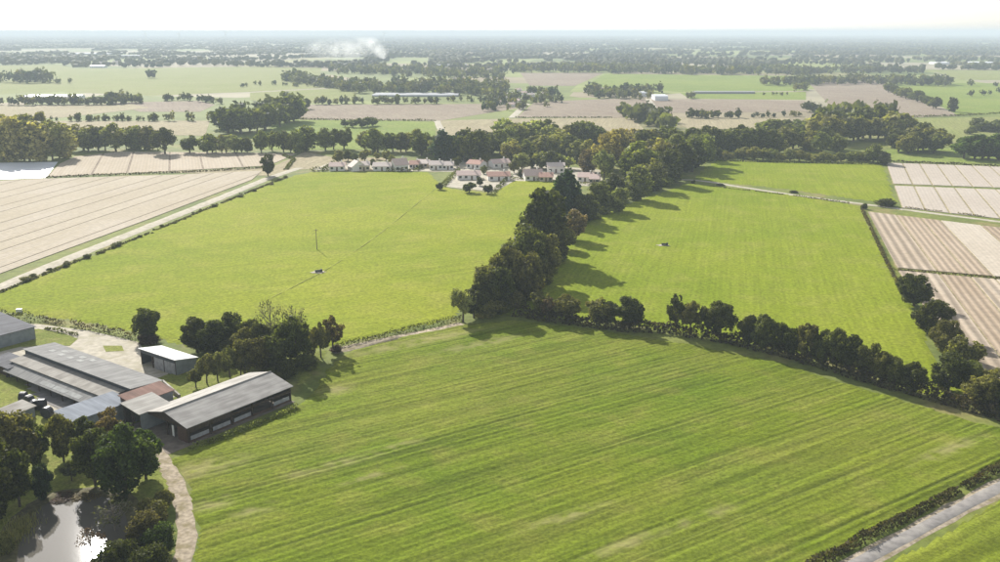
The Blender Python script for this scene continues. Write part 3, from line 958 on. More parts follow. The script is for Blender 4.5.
for (x, y, h, w, t, lab) in [
    (152, 528, 34, 34, OLIVE, 'yellowish bush on the inside of the track'),
    (146, 545, 36, 32, (0.11, 0.095, 0.04), 'brown bush between pond and track'),
    (160, 552, 34, 32, DGRN, 'green bush at the track edge near the bottom'),
    (122, 566, 34, 36, DARK, 'dark bush at the bottom beside the pond'),
    (104, 576, 26, 30, DARK, 'dark bush at the near pond bank'),
    (150, 575, 36, 36, DARK, 'dark bush at the bottom right of the pond'),
    (4, 556, 26, 22, (0.16, 0.16, 0.05), 'yellow-green bush at the left pond bank'),
    (62, 500, 6, 26, PURP, 'low brown bush on the far pond bank'),
    (88, 498, 6, 30, AUT, 'low rusty bush on the far pond bank'),
    (118, 503, 9, 18, DARK, 'low dark bush at the right end of the far pond bank'),
    (165, 508, 22, 18, OLIVE, 'small olive bush hugging the track')]:
    tree(x, y, h, w, 'shrub', t, lab, name='shrub', cat='shrub')
tree(116, 533, 34, 32, 'bare', GREYG, 'leafless grey bush standing in the pond edge', name='bare_bush', cat='shrub')
tree(92, 556, 28, 24, 'bare', PURP, 'dark leafless bush at the near pond edge', name='bare_bush', cat='shrub')

# --- belts further off (trees nothing tells apart share label and group)
YW = [(0.20, 0.185, 0.07), (0.165, 0.16, 0.06), (0.13, 0.13, 0.045), (0.09, 0.10, 0.035)]
belt([(-8, 161), (30, 161), (68, 158)], 11, (28, 40), (.45, .62), ['poplar', 'round', 'round'], YW, 'tall yellowish tree in the wood at the left edge', 'yellowish wood at the left edge', 3, 1.5, deep=True)
belt([(-10, 153), (30, 151), (62, 149)], 9, (24, 34), (.45, .62), ['poplar', 'round'], YW, 'yellowish tree at the back of the left-edge wood', 'back of the left-edge wood', 3, 2, deep=True)
belt([(78, 151), (118, 151)], 5, (22, 27), (.65, .9), ['round'], [MID, OLIVE, DARK], 'green tree just right of the yellowish left wood', 'trees right of the left wood')
belt([(124, 149), (152, 149)], 6, (18, 21), (.5, .7), ['poplar', 'round'], [OLIVE, MID], 'slim tree in the row left of the large dark tree', 'row of slim trees at the left')
tree(165, 154, 27, 25, 'round', DARK, 'largest dark tree in the far left tree row')
tree(190, 153, 18, 20, 'round', DARK, 'dark tree right of the largest one in the far left row')
belt([(203, 153), (252, 152)], 9, (14, 20), (.6, .9), RW, [MID, OLIVE, LIGHT, DARK], 'tree in the row behind the left beige field', 'row behind the left beige field')
belt([(258, 152), (276, 152)], 2, (19, 22), (.6, .8), ['round'], [MID], 'tree in the pair above the left road', 'pair of trees above the left road')
belt([(280, 152), (308, 152)], 4, (19, 22), (.5, .7), ['round', 'poplar'], [DARK, MID], 'tree in the clump before the bright far meadow', 'clump before the bright far meadow')
belt([(322, 151), (346, 150)], 3, (20, 22), (.6, .8), ['round'], [DARK, MID], 'tree of the trio left of the village wood', 'trio left of the village wood')
tree(268, 176, 22, 15, 'round', DARK, 'single dark tree at the top end of the left field road')
belt([(332, 162), (390, 160)], 6, (7, 12), (.7, 1.0), ['round'], [AUT, OLIVE, DARK], 'low tree in the gardens behind the leftmost houses', 'garden trees behind the left houses')
belt([(362, 150), (430, 155), (470, 160)], 15, (18, 24), (.7, .9), RW, [OLIVE, MID, LIGHT, DARK], 'tree in the wood behind the left of the village', 'wood behind the left of the village', 3, 3, deep=True)
belt([(438, 160), (445, 160), (462, 161), (484, 163)], 6, (24, 32), (.6, .8), ['round', 'conifer'], [DARK, CON], 'tall dark tree just behind the village houses', 'dark trees behind the houses')
belt([(470, 152), (520, 158), (590, 160)], 18, (18, 26), (.7, 1.0), RW, [MID, OLIVE, DARK, LIGHT], 'tree in the front of the wood behind the village', 'front of the wood behind the village', 3, 4, deep=True)
belt([(500, 146), (560, 146), (600, 148)], 13, (18, 24), (.7, 1.0), RW, [MID, OLIVE, DARK, LIGHT], 'tree at the back of the wood behind the village', 'back of the wood behind the village', 3, 3, deep=True)
belt([(515, 168), (545, 170), (575, 170)], 6, (12, 18), (.7, 1.0), RW, [DARK, MID, LIGHT], 'garden tree between the right-hand village houses', 'garden trees at the right of the village', 4, 2, deep=True)
belt([(600, 172), (615, 166), (622, 160)], 5, (28, 36), (.6, .75), ['round'], [(0.20, 0.17, 0.06), YEL], 'golden-yellow autumn tree in the wood beside the village', 'golden trees beside the village', 3, 2, deep=True)
belt([(618, 148), (650, 150)], 4, (16, 20), (.8, 1.0), ['round'], [YEL, (0.16, 0.14, 0.05)], 'yellowish tree at the back of the central wood', 'yellowish trees at the back of the central wood', 3, 2)
belt([(632, 176), (660, 172), (690, 166), (704, 162)], 12, (24, 34), (.7, .95), RW, [DARK, MID, OLIVE], 'dense tree in the wood above the right meadow corner', 'wood above the right meadow corner', 4, 4, deep=True)
belt([(640, 160), (670, 156), (700, 152)], 9, (22, 28), (.7, .95), RW, [DARK, MID, OLIVE], 'tree at the back of the wood above the meadow', 'back of the wood above the meadow', 4, 3, deep=True)
belt([(700, 153), (740, 153), (775, 154)], 11, (20, 27), (.6, .8), ['round', 'poplar'], [DARK, MID], 'tall dark tree in the belt behind the upper meadow', 'belt behind the upper meadow')
belt([(706, 158), (760, 160), (830, 161), (880, 162)], 20, (8, 13), (.9, 1.3), ['shrub', 'round'], [OLIVE, MID, DARK, LIGHT], 'low tree along the far edge of the upper meadow', 'low trees edging the upper meadow', deep=True)
belt([(765, 152), (800, 150), (840, 152)], 12, (15, 22), (.8, 1.1), RW, [MID, OLIVE, DARK], 'tree in the front of the big rounded wood', 'front of the big rounded wood', 3, 3, deep=True)
belt([(758, 135), (790, 136), (812, 138)], 9, (12, 16), (.8, 1.1), RW, [DARK, MID], 'tree in the dark hedge left of the rounded wood', 'dark hedge left of the rounded wood', 2, 2)
belt([(815, 140), (850, 140), (905, 140)], 14, (22, 32), (.8, 1.0), RW, [DARK, MID, OLIVE], 'large tree in the middle of the big rounded wood', 'middle of the big rounded wood', 4, 4, deep=True)
belt([(830, 127), (870, 124), (905, 128)], 9, (20, 26), (.8, 1.0), RW, [OLIVE, DARK, MID], 'tree at the back of the big rounded wood', 'back of the big rounded wood', 4, 2, far=True)
belt([(896, 152), (940, 152)], 7, (17, 26), (.9, 1.1), RW, [OLIVE, MID, DARK], 'tree at the right end of the rounded wood', 'right end of the rounded wood', 3, 2)
tree(873, 163, 20, 20, 'round', MID, 'round tree at the corner of upper meadow and beige field')
tree(884, 165, 12, 9, 'poplar', GREYG, 'pale slim shrub at the corner of the beige field', name='shrub', cat='shrub')
belt([(960, 158), (975, 159), (990, 160), (1012, 160)], 6, (20, 27), (.9, 1.1), RW, [DARK, DGRN], 'dark tree in the group at the right edge', 'dark group at the right edge')
belt([(972, 130), (1012, 133)], 5, (8, 13), (1.0, 1.4), ['round', 'shrub'], [DARK], 'small dark tree in the pasture at the far right', 'small trees in the far right pasture')
belt([(968, 137), (980, 122)], 4, (6, 9), (1, 1.3), ['shrub'], [DARK], 'dark bush on the slope at the far right', 'bushes on the far right slope')
belt([(886, 92), (905, 98), (925, 104), (936, 110)], 9, (7, 11), (.9, 1.2), RW, [DARK, MID], 'tree in the diagonal hedge beside the brown field', 'diagonal hedge beside the brown field', 1, .5)
tree(936, 109, 12, 11, 'round', DARK, 'round tree near the lower end of the diagonal hedge')
tree(952, 112, 13, 8, 'poplar', DARK, 'pointed tree at the lower end of the diagonal hedge')
belt([(218, 130), (240, 133), (280, 126), (298, 118)], 14, (18, 25), (.8, 1.1), RW, [DARK, DARK, MID], 'tree in the dark wood at left centre', 'dark wood at left centre', 3, 3, deep=True)
belt([(230, 120), (262, 115), (295, 108)], 7, (14, 18), (.8, 1.1), RW, [DARK, MID], 'tree at the back of the dark wood at left centre', 'back of the dark left wood', 3, 2, far=True)
tree(307, 109, 11, 9, 'round', MID, 'single tree right of the dark left wood')
belt([(342, 127), (378, 126)], 5, (7, 10), (1, 1.2), ['round'], [DARK], 'tree in the small clump on the bright far meadow', 'clump on the bright far meadow')
belt([(620, 112), (640, 120), (668, 128)], 14, (12, 18), (.9, 1.2), RW, [DARK, MID, GREYG], 'tree in the grey-green wood right of the beige plough land', 'grey-green wood beside the plough land', 4, 4, far=True)
belt([(672, 118), (742, 118)], 9, (6, 10), (.9, 1.4), ['round', 'shrub'], [DARK, OLIVE], 'small tree in the far hedge right of the grey-green wood', 'far hedge right of the grey-green wood', 2, .6, far=True)
belt([(165, 121), (212, 121)], 11, (8, 10), (.5, .7), ['poplar'], [OLIVE, GREYG], 'slim tree in the far avenue at left', 'far avenue at left', 1, .4, far=True)
belt([(75, 121), (160, 121)], 9, (4, 9), (1.0, 1.5), ['shrub', 'round'], [DARK, MID], 'small tree in the far hedge at left', 'far hedge at left', 3, .4, far=True)
belt([(806, 112), (820, 112)], 3, (9, 12), (.9, 1.1), ['round'], [DARK], 'tree in the clump left of the brown far field', 'clump left of the brown far field', far=True)

# --- shrubs dotted along the left field road
for (x, y) in along([(18, 286), (66, 266), (100, 253.5), (144, 236), (196, 214), (250, 192), (288, 177)], 34, 4.5, 0.7):
    s = rnd.choice([2.0, 2.6, 3.2, 4.2, 5.2, 6.8]) * (0.6 + 0.4 * (y - 170) / 120)
    tree(x, y, s, s * rnd.uniform(1.1, 1.9), 'shrub', rnd.choice([DARK, MID, OLIVE]), 'small shrub in the line beside the left field road', 'shrubs along the left field road', 'shrub', 'shrub', 1)
for (x, y, h, w, lab) in [(886, 206, 10, 20, 'wide dark shrub at the crossing by the beige field'), (864, 209, 7, 8, 'small dark shrub left of the field crossing'), (693, 184, 5, 4, 'small dark bush by the path near the wood'), (720, 186, 3, 7, 'low dark bush on the path edge'), (794, 193, 3, 8, 'low bush midway along the field path')]:
    tree(x, y, h, w, 'shrub', DARK, lab, None, 'shrub', 'shrub', 1)
for (x, y, h, w, lab) in [(440, 190, 7, 9, 'dark clipped bush at the corner of the village hedge'), (469, 193, 11, 15, 'round dark garden tree at the meadow edge'), (488, 194, 10, 11, 'second dark garden tree at the meadow edge'), (480, 186, 9, 8, 'dark bush between the two garden trees')]:
    tree(x, y, h, w, 'round', DARK, lab, None, 'garden_tree', 'tree', 1)


for i, (x, y, h, w) in enumerate([(356, 166, 9, 8), (373, 167, 8, 7), (392, 165, 10, 8), (428, 166, 8, 7), (457, 167, 11, 9), (484, 174, 9, 7), (486, 164, 12, 10), (514, 173, 12, 11), (521, 178, 8, 8), (566, 180, 8, 8), (540, 169, 12, 10)]):
    tree(x, y, h, w, RW[i % 3], [DARK, MID, LIGHT, OLIVE][i % 4], '%s from the left, small tree standing between the village houses' % ORD[i], 'small trees between the houses', 'garden_tree', 'tree', 1)


# --- hedges: each one thing
def hedge(px_pts, width, height, tint, label, dens=9.0, leaf=0.5, gaps=0.0, name='hedge'):
    pts = [np.array(G(*p)) for p in px_pts]
    rg = np.random.default_rng(int(abs(px_pts[0][0] * 7 + px_pts[0][1])))
    PP = []
    for a, b in zip(pts[:-1], pts[1:]):
        L = np.linalg.norm(b - a); k = int(L * dens)
        t = rg.random(k); d = (b - a) / L; nn = np.array([-d[1], d[0]])
        s = a[None] + (b - a)[None] * t[:, None]
        hh = height * (0.55 + 0.75 * vnoise(s[:, 0] / 2.2, s[:, 1] / 2.2, 8))
        keep = vnoise(s[:, 0] / 3.0, s[:, 1] / 3.0, 12) >= gaps
        ph = rg.uniform(0, math.pi, k); r = rg.uniform(0.6, 1.0, k)
        off = np.cos(ph) * r * width / 2 * (0.8 + 0.5 * vnoise(s[:, 0] / 3, s[:, 1] / 3, 15))
        P = np.column_stack([s + nn[None] * off[:, None], np.maximum(0.08, np.sin(ph) * r * hh)])
        PP.append(P[keep])
    P = np.concatenate(PP)
    v_, f_ = quads(P, rg.normal(size=P.shape) + np.array([0, 0, .5]), leaf, rg)
    o = link(name, mesh_np(name, v_, f_, [M['leaf']]))
    o.color = tint + (1,)
    return tag(o, label, 'hedge')


flat_field('village_ground', [(312, 170), (330, 163), (420, 161), (452, 160), (520, 163), (600, 170), (604, 187), (560, 185), (513, 182), (495, 192), (446, 187), (456, 172)], M['gravel'], 0.09)
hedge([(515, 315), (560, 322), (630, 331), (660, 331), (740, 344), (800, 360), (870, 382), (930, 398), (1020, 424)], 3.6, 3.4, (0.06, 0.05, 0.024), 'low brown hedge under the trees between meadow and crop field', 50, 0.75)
hedge([(-20, 301), (18, 286), (66, 266), (100, 253.5), (144, 236), (196, 214), (250, 192), (288, 177)], 1.1, 0.8, (0.10, 0.10, 0.04), 'low rough hedge along the left field road', 16, 0.6, 0.25)
hedge([(332, 349), (400, 333), (440, 325), (462, 320)], 1.4, 1.5, DARK, 'thin dark clipped hedge between farm thicket and copse', 26, 0.45)
hedge([(826, 560), (880, 531), (940, 500), (1004, 466), (1100, 415)], 1.8, 1.5, (0.055, 0.048, 0.022), 'sparse brown hedge beside the paved country road', 60, 0.42, 0.25)
hedge([(800, 574), (826, 560)], 1.8, 1.5, (0.055, 0.048, 0.022), 'short hedge end at the bottom beside the country road', 60, 0.42, 0.2)
hedge([(190, 450), (215, 442), (252, 428), (298, 409)], 1.8, 1.2, (0.17, 0.19, 0.055), 'low pale green hedge in front of the big barn', 34, 0.4)
hedge([(38, 320), (70, 326), (105, 332), (136, 339)], 1.6, 1.9, (0.08, 0.07, 0.035), 'scruffy brown hedge between the yard and the left meadow', 20, 0.5, 0.2)
hedge([(-30, 318), (0, 319), (34, 321)], 2.0, 3.0, DARK, 'dense dark hedge behind the upper left farm building', 30, 0.5)
hedge([(45, 329), (60, 332), (78, 336)], 1.0, 1.0, DARK, 'short dark hedge on the grass island in the yard', 24, 0.4, 0.2)
hedge([(46, 178), (120, 175), (200, 172), (268, 168)], 2.2, 1.2, (0.07, 0.06, 0.035), 'dark bank hedge between the two left beige fields', 8, 0.9)
hedge([(284, 156), (294, 160), (286, 170)], 2.5, 1.6, DARK, 'dark hedge at the top corner of the left road', 12, 0.8)
hedge([(311, 172), (324, 171), (334, 165)], 4.0, 2.6, DARK, 'dark garden hedge at the left end of the village', 16, 0.8)
hedge([(386, 172), (412, 172)], 2.2, 2.2, DARK, 'dark clipped hedge in front of the left houses', 16, 0.7)
hedge([(415, 172), (428, 164)], 2.6, 2.2, DARK, 'dark slanting hedge between the left village houses', 12, 0.7)
hedge([(442, 187), (459, 171)], 2.6, 2.2, DARK, 'dark slanting hedge left of the middle houses', 12, 0.7)
hedge([(493, 194), (511, 176)], 2.2, 2.0, DARK, 'dark slanting hedge right of the middle houses', 12, 0.7)
hedge([(512, 179), (560, 183), (598, 185)], 1.6, 1.3, MID, 'low garden hedge along the right-hand houses', 12, 0.6, 0.25)
hedge([(704, 161), (780, 163), (884, 165)], 2.4, 1.8, DARK, 'dark hedge along the far edge of the upper meadow', 8, 1.0)
hedge([(886, 162), (940, 164), (1020, 168)], 2.0, 1.4, (0.06, 0.05, 0.03), 'dark hedge along the top of the beige field', 9, 0.9)
hedge([(862, 210), (876, 240), (893, 276), (903, 296)], 1.4, 1.1, (0.08, 0.065, 0.03), 'thin dry hedge between right meadow and striped field', 16, 0.55, 0.2)
hedge([(893, 270), (940, 274), (1000, 279), (1060, 286)], 1.3, 0.8, (0.10, 0.08, 0.045), 'low dry hedge crossing the striped field', 12, 0.6)
hedge([(712, 187), (800, 197), (860, 205)], 1.0, 0.7, (0.09, 0.085, 0.04), 'thin rough hedge along the field path', 9, 0.6, 0.3)
hedge([(905, 208), (960, 214), (1060, 227)], 1.0, 0.7, (0.13, 0.11, 0.06), 'dry grass bank between the two beige fields', 9, 0.6, 0.2)
hedge([(282, 119), (360, 121), (436, 121)], 3, 1.6, DARK, 'far dark hedge behind the bright far meadow', 4, 1.4)
hedge([(880, 118), (960, 116), (1010, 113)], 3, 1.6, DARK, 'far dark hedge below the brown field at right', 4, 1.4)
hedge([(515, 118), (580, 118), (612, 118)], 2.5, 1.2, DARK, 'far dark hedge across the beige plough land', 4, 1.3)

# reeds by the pond
rg = np.random.default_rng(5)
k = 900
bx, by = np.array(G(6, 550)), np.array(G(22, 530))
tt = rg.random(k)
P = bx[None] + (by - bx)[None] * tt[:, None] * 1.3 + rg.normal(0, 1.2, (k, 2))
v, f = [], []
for i in range(k):
    a = rg.uniform(0, 6.28); h = rg.uniform(0.7, 2.0); lx, ly = rg.normal(0, .3, 2)
    c, s = math.cos(a) * 0.06, math.sin(a) * 0.06
    b = len(v)
    v += [(P[i, 0] - c, P[i, 1] - s, 0.02), (P[i, 0] + c, P[i, 1] + s, 0.02), (P[i, 0] + lx + c * .3, P[i, 1] + ly + s * .3, h), (P[i, 0] + lx - c * .3, P[i, 1] + ly - s * .3, h)]
    f.append((b, b + 1, b + 2, b + 3))
tag(link('reeds', mesh_np('reeds', v, f, [M['reed']])), 'yellow-green reeds on the left bank of the pond', 'reeds', kind='stuff')

# ------------------------------------------------------------------ far woodland (one mass)
ico = []
ph = (1 + 5 ** .5) / 2
for s1 in (-1, 1):
    for s2 in (-1, 1): ico += [(0, s1, s2 * ph), (s1, s2 * ph, 0), (s2 * ph, 0, s1)]
ico = np.array(ico, float); ico /= np.linalg.norm(ico[0])
icf = [(i, j, k) for i in range(12) for j in range(i + 1, 12) for k in range(j + 1, 12)
       if max(np.linalg.norm(ico[i] - ico[j]), np.linalg.norm(ico[j] - ico[k]), np.linalg.norm(ico[i] - ico[k])) < 1.1]
icf = np.array([t if np.dot(np.cross(ico[t[1]] - ico[t[0]], ico[t[2]] - ico[t[0]]), ico[t[0]]) > 0 else (t[0], t[2], t[1]) for t in icf])
pal = [DARK, DARK, MID, OLIVE, GREYG, CON]


def far_line(pts, n, h, jx=2, jy=.6, cols=pal):
    for (x, y) in along(pts, n, jx, jy):
        m = mpp(x, y); hh = rnd.uniform(*h) * m; gx_, gy_ = G(x, y)
        FT.append((gx_, gy_, hh, hh * rnd.uniform(.8, 1.3)) + tuple(rnd.choice(cols)))


for _ in range(3):
    o_ = _ * 0.9
    far_line([(-10, 83 - o_ * 3), (53, 82 - o_ * 3)], 14, (9, 13), 3, 1)
    far_line([(285, 79 + o_), (320, 83 + o_), (352, 90 + o_)], 34, (6, 10), 4, 2)
    far_line([(350, 92 - o_ * 3), (430, 94 - o_ * 3), (505, 93 - o_ * 3)], 80, (7, 11), 4, 2)
    far_line([(480, 110 - o_ * 7), (520, 108 - o_ * 8), (560, 102 - o_ * 4)], 26, (6, 10), 5, 2.5)
    far_line([(588, 97 - o_ * 2), (620, 98 - o_ * 2), (650, 99 - o_ * 2)], 20, (6, 11), 4, 1.5)
    far_line([(330, 72 - o_ * 2), (420, 76 - o_ * 2), (500, 80 - o_ * 2)], 75, (5, 8), 5, 2)
    far_line([(765, 84 + o_), (860, 82 + o_), (950, 84 + o_)], 44, (6, 10), 3, 1.0)
far_line([(-5, 105), (60, 105), (110, 105), (142, 103)], 40, (7, 11), 3, .6)
far_line([(108, 104), (142, 103)], 8, (9, 13), 3, .6)
far_line([(165, 101), (182, 100), (222, 104)], 22, (4, 8), 2, .6)
far_line([(760, 74), (880, 72), (1010, 70)], 90, (5, 8), 3, 1.5); far_line([(40, 121), (160, 121)], 18, (4, 8)); far_line([(500, 68), (760, 66), (1010, 62)], 120, (4, 7), 3, 1.5); far_line([(640, 118), (672, 117)], 8, (5, 9)); far_line([(750, 118), (800, 116)], 10, (4, 7))
far_line([(250, 85), (322, 87)], 16, (3, 5))
far_line([(82, 75), (100, 75)], 5, (3, 5)); far_line([(150, 78), (167, 77)], 5, (7, 9)); far_line([(122, 75), (136, 75)], 3, (4, 6))
far_line([(55, 83), (70, 84)], 4, (4, 8)); far_line([(240, 87), (252, 86)], 3, (4, 6))
far_line([(315, 105), (350, 104), (440, 104)], 40, (5, 9)); far_line([(440, 100), (500, 104)], 10, (4, 7)); far_line([(470, 95), (505, 98)], 14, (8, 11), 4, 2)
far_line([(580, 84), (650, 96)], 0 + 5, (3, 5)); far_line([(640, 92), (660, 93)], 4, (8, 12)); far_line([(687, 99), (693, 98)], 3, (6, 8))
far_line([(790, 92), (806, 90)], 6, (6, 9)); far_line([(760, 96), (790, 95)], 6, (3, 4)); far_line([(960, 98), (1010, 92)], 6, (4, 7)); far_line([(968, 86), (1010, 88)], 8, (4, 7))
far_line([(500, 72), (600, 72), (760, 75)], 110, (6, 10), 3, 1.2); far_line([(0, 63), (120, 64), (260, 66)], 110, (5, 8), 3, 1.2); far_line([(250, 66), (360, 68)], 60, (5, 8), 3, 1.2)
FIELDS = [GP(p) for p in (
    [(-40, 66), (60, 65), (75, 69), (250, 67), (322, 68), (318, 80), (345, 87), (250, 92), (150, 96), (60, 92), (-40, 96)],
    [(520, 73), (604, 73), (575, 86), (530, 86)], [(605, 74), (790, 76), (810, 91), (680, 92), (585, 86)], [(806, 80), (880, 81), (958, 116), (880, 119)],
    [(892, 83), (1080, 84), (1080, 114), (958, 115)], [(930, 70), (1080, 71), (1080, 81), (960, 80)], [(515, 62), (583, 62), (580, 67), (535, 67)], [(62, 52), (110, 51), (110, 55), (62, 55)], [(175, 52), (215, 52), (215, 55), (175, 55)])]
y = 1750.0
lines = []
while y < 15000:
    st = 55 + y * 0.03
    for _ in range(int(y * 1.36 / 420) + 2):
        cx = rnd.uniform(-0.68, 0.68) * y; L = rnd.uniform(120, 520) * (1 + y / 7000); a = rnd.choice([R(4), R(-6), R(12), R(95), R(80)]) + rnd.uniform(-.12, .12)
        lines.append((cx, y + rnd.uniform(0, st), L, a, y, rnd.random() < 0.38))
    y += st
for cx, cy, L, a, yy, wood in lines:
    step = (7 + yy * 0.0030)
    nrow = rnd.randint(3, 6) if wood else 1
    base = rnd.choice(pal)
    for r_ in range(nrow):
        for q in range(int(L / step)):
            s = (q - L / step / 2) * step + rnd.uniform(-3, 3); o_ = r_ * step * 1.1 + rnd.uniform(-4, 4)
            x_ = cx + s * math.cos(a) - o_ * math.sin(a); y_ = cy + s * math.sin(a) + o_ * math.cos(a)
            hh = rnd.uniform(7, 14) * (1 + yy / 30000)
            FT.append((x_, y_, hh, step * rnd.uniform(.8, 1.5)) + tuple(base if rnd.random() < .6 else rnd.choice(pal)))
FT = np.array(FT)
far_i = np.hypot(FT[:, 0], FT[:, 1]) > 1700
bad = np.zeros(len(FT), bool)
for p in FIELDS: bad |= inside(p, FT[:, 0], FT[:, 1]) & far_i
FT = FT[~bad]
if len(FT) > 42000: FT = FT[rng.permutation(len(FT))[:42000]]
dist = np.hypot(FT[:, 0], FT[:, 1])


def stamp(T, name):
    k = len(T)
    d = ico[None] * rng.uniform(0.65, 1.25, (k, 12, 1))
    a = rng.uniform(0, 6.28, k); ca, sa = np.cos(a)[:, None], np.sin(a)[:, None]
    x = d[..., 0] * ca - d[..., 1] * sa; yv = d[..., 0] * sa + d[..., 1] * ca
    w = T[:, 3][:, None] * 0.5; h = T[:, 2][:, None]
    V = np.stack([T[:, 0][:, None] + x * w, T[:, 1][:, None] + yv * w, h * 0.52 + d[..., 2] * h * 0.5], 2)
    V[..., 2] = np.maximum(V[..., 2], 0.02)
    Fa = icf[None] + (np.arange(k) * 12)[:, None, None]
    me = mesh_np(name, V.reshape(-1, 3), Fa.reshape(-1, 3), [M['leaf_far']])
    at = me.color_attributes.new('tint', 'FLOAT_COLOR', 'POINT')
    col = np.ones((k, 12, 4), np.float32); col[..., :3] = T[:, None, 4:7]
    at.data.foreach_set('color', col.ravel())
    return me


def leafy(T, name, per=70):
    k = len(T)
    d = rng.normal(size=(k, per, 3)); d /= np.linalg.norm(d, axis=2, keepdims=True)
    r = rng.uniform(0.6, 1.08, (k, per, 1)) * (0.8 + 0.35 * np.sin(d[..., :1] * 5 + rng.uniform(0, 6, (k, 1, 1))))
    w = T[:, 3][:, None] * 0.5; h = T[:, 2][:, None]
    V = np.stack([T[:, 0][:, None] + d[..., 0] * r[..., 0] * w, T[:, 1][:, None] + d[..., 1] * r[..., 0] * w, np.maximum(0.3, h * 0.52 + d[..., 2] * r[..., 0] * h * 0.48)], 2)
    sz = np.repeat(T[:, 3] * 0.32, per)
    v_, f_ = quads(V.reshape(-1, 3), (d + rng.normal(0, .6, d.shape)).reshape(-1, 3), sz, rng)
    me = mesh_np(name, v_, f_, [M['leaf_far']])
    at = me.color_attributes.new('tint', 'FLOAT_COLOR', 'POINT')
    col = np.ones((k * per * 4, 4), np.float32); col[:, :3] = np.repeat(T[:, 4:7], per * 4, axis=0)
    at.data.foreach_set('color', col.ravel())
    return me


tag(link('far_woodland', stamp(FT[dist >= 2000], 'far_woodland')), 'hazy blue-grey woods and hedges reaching to the horizon', 'woodland', kind='stuff')
tag(link('far_trees', leafy(FT[dist < 2000], 'far_trees')), 'tree rows and woods between the far fields', 'woodland', kind='stuff')


# ------------------------------------------------------------------ village houses
def house(px, py, wpx, label, roof='tile_pink', wall='wall_white', d=8.5, wh=2.7, rh=1.7, rz=0.0, chim=True, simple=False, group=None, hip=False):
    x, y = G(px, py)
    w = wpx * mpp(px, py)
    o = thing('house', label, 'house', (x, y, 0.0), R(rz), group)
    hw = w / 2
    mb = MB()
    v0 = [(-hw, 0, 0), (hw, 0, 0), (hw, d, 0), (-hw, d, 0)]
    mb.v = v0 + [(a, b, wh) for a, b, c in v0] + [(-hw, d / 2, wh + rh - 0.12), (hw, d / 2, wh + rh - 0.12)]
    mb.f = [(0, 1, 5, 4), (2, 3, 7, 6), (1, 2, 6, 9, 5), (3, 0, 4, 8, 7), (3, 2, 1, 0)]
    wl = mb.build('wall', M[wall], o)
    e = 0.45; sl = rh / (d / 2)
    rb = MB()
    zt = wh + rh; ze = wh - e * sl
    rb.slab([(-hw - e, -e, ze), (hw + e, -e, ze), (hw + e, d / 2, zt), (-hw - e, d / 2, zt)], 0.1)
    rb.slab([(-hw - e, d / 2 + 0.003, zt), (hw + e, d / 2 + 0.003, zt), (hw + e, d + e, ze), (-hw - e, d + e, ze)], 0.1)
    rf = rb.build('roof', M[roof], o)
    if chim: MB().box(hw * 0.45, hw * 0.45 + 0.7, d / 2 - 0.3, d / 2 + 0.4, zt - 0.6, zt + 1.0).build('chimney', M['wall_white'], rf)
    if simple: return o
    nb = max(3, int(w / 3))
    for i in range(nb):
        cx = -hw + w * (i + 0.5) / nb
        if i == nb // 2:
            MB().box(cx - 0.5, cx + 0.5, -0.06, 0.1, 0.02, 2.1).build('door', M['wood_door'], o)
        else:
            wi = MB().box(cx - 0.7, cx + 0.7, -0.05, 0.1, 0.9, 2.15).build('window', M['glass'], o)
            MB().box(cx - 0.8, cx + 0.8, -0.14, -0.051, 0.8, 0.9).build('sill', M['wall_white'], wi)
    return o


house(337, 171, 15, 'low pink-roofed bungalow at the left end of the village', 'tile_pink', 'wall_white', rz=4)
house(350, 171, 11, 'white gabled house second from the left in the village', 'tile_pale', 'wall_white', rz=-58, rh=3.0)
house(364, 171, 11, 'cream house third from the left in the village', 'tile_pale', 'wall_cream', rz=6, wh=3.2)
house(382, 171, 18, 'low pale bungalow in the front row left of the tall pink roof', 'tile_pale', 'wall_white', rz=0)
house(402, 171, 14, 'house with the tall pink roof in the left village row', 'tile_pink', 'wall_white', rz=25, wh=3.6, rh=3.0)
house(414, 169, 9, 'small red-roofed house just right of the tall pink roof', 'tile_red', 'wall_white', rz=0)
house(422, 168, 11, 'pale-roofed house beside the slanting hedge', 'tile_pale', 'wall_cream', rz=-12)
house(436, 170, 13, 'left half of the long white house pair', 'tile_pale', 'wall_white', rz=3, wh=3.0)
house(448, 170, 11, 'right half of the long white house pair', 'tile_pale', 'wall_white', rz=3)
house(473, 169, 15, 'red-brown roofed house behind the middle garden', 'tile_red', 'wall_white', rz=-28, wh=3.0)
house(469, 180, 23, 'wide pink-roofed house nearest the middle garden hedge', 'tile_pink', 'wall_white', rz=5)
house(502, 168, 18, 'pink-roofed house at the back of the middle row', 'tile_pink', 'wall_white', rz=20, wh=3.0)
house(499, 181, 22, 'pink-roofed house in front of the middle row', 'tile_red', 'wall_white', rz=4)
house(534, 181, 18, 'left of the right-hand pink-roofed houses', 'tile_pink', 'wall_white', rz=8, wh=2.9, rh=2.8)
house(546, 182, 13, 'small red-roofed house beside the conifers', 'tile_red', 'wall_cream', rz=-4)
house(556, 173, 17, 'white house with a long roof behind the conifers', 'tile_pale', 'wall_white', rz=0, wh=3.6)
house(585, 182, 15, 'pink-roofed house at the right end of the village', 'tile_pink', 'wall_white', rz=-12)
house(594, 184, 9, 'small cream annex at the right end of the village', 'tile_pink', 'wall_cream', rz=-12)
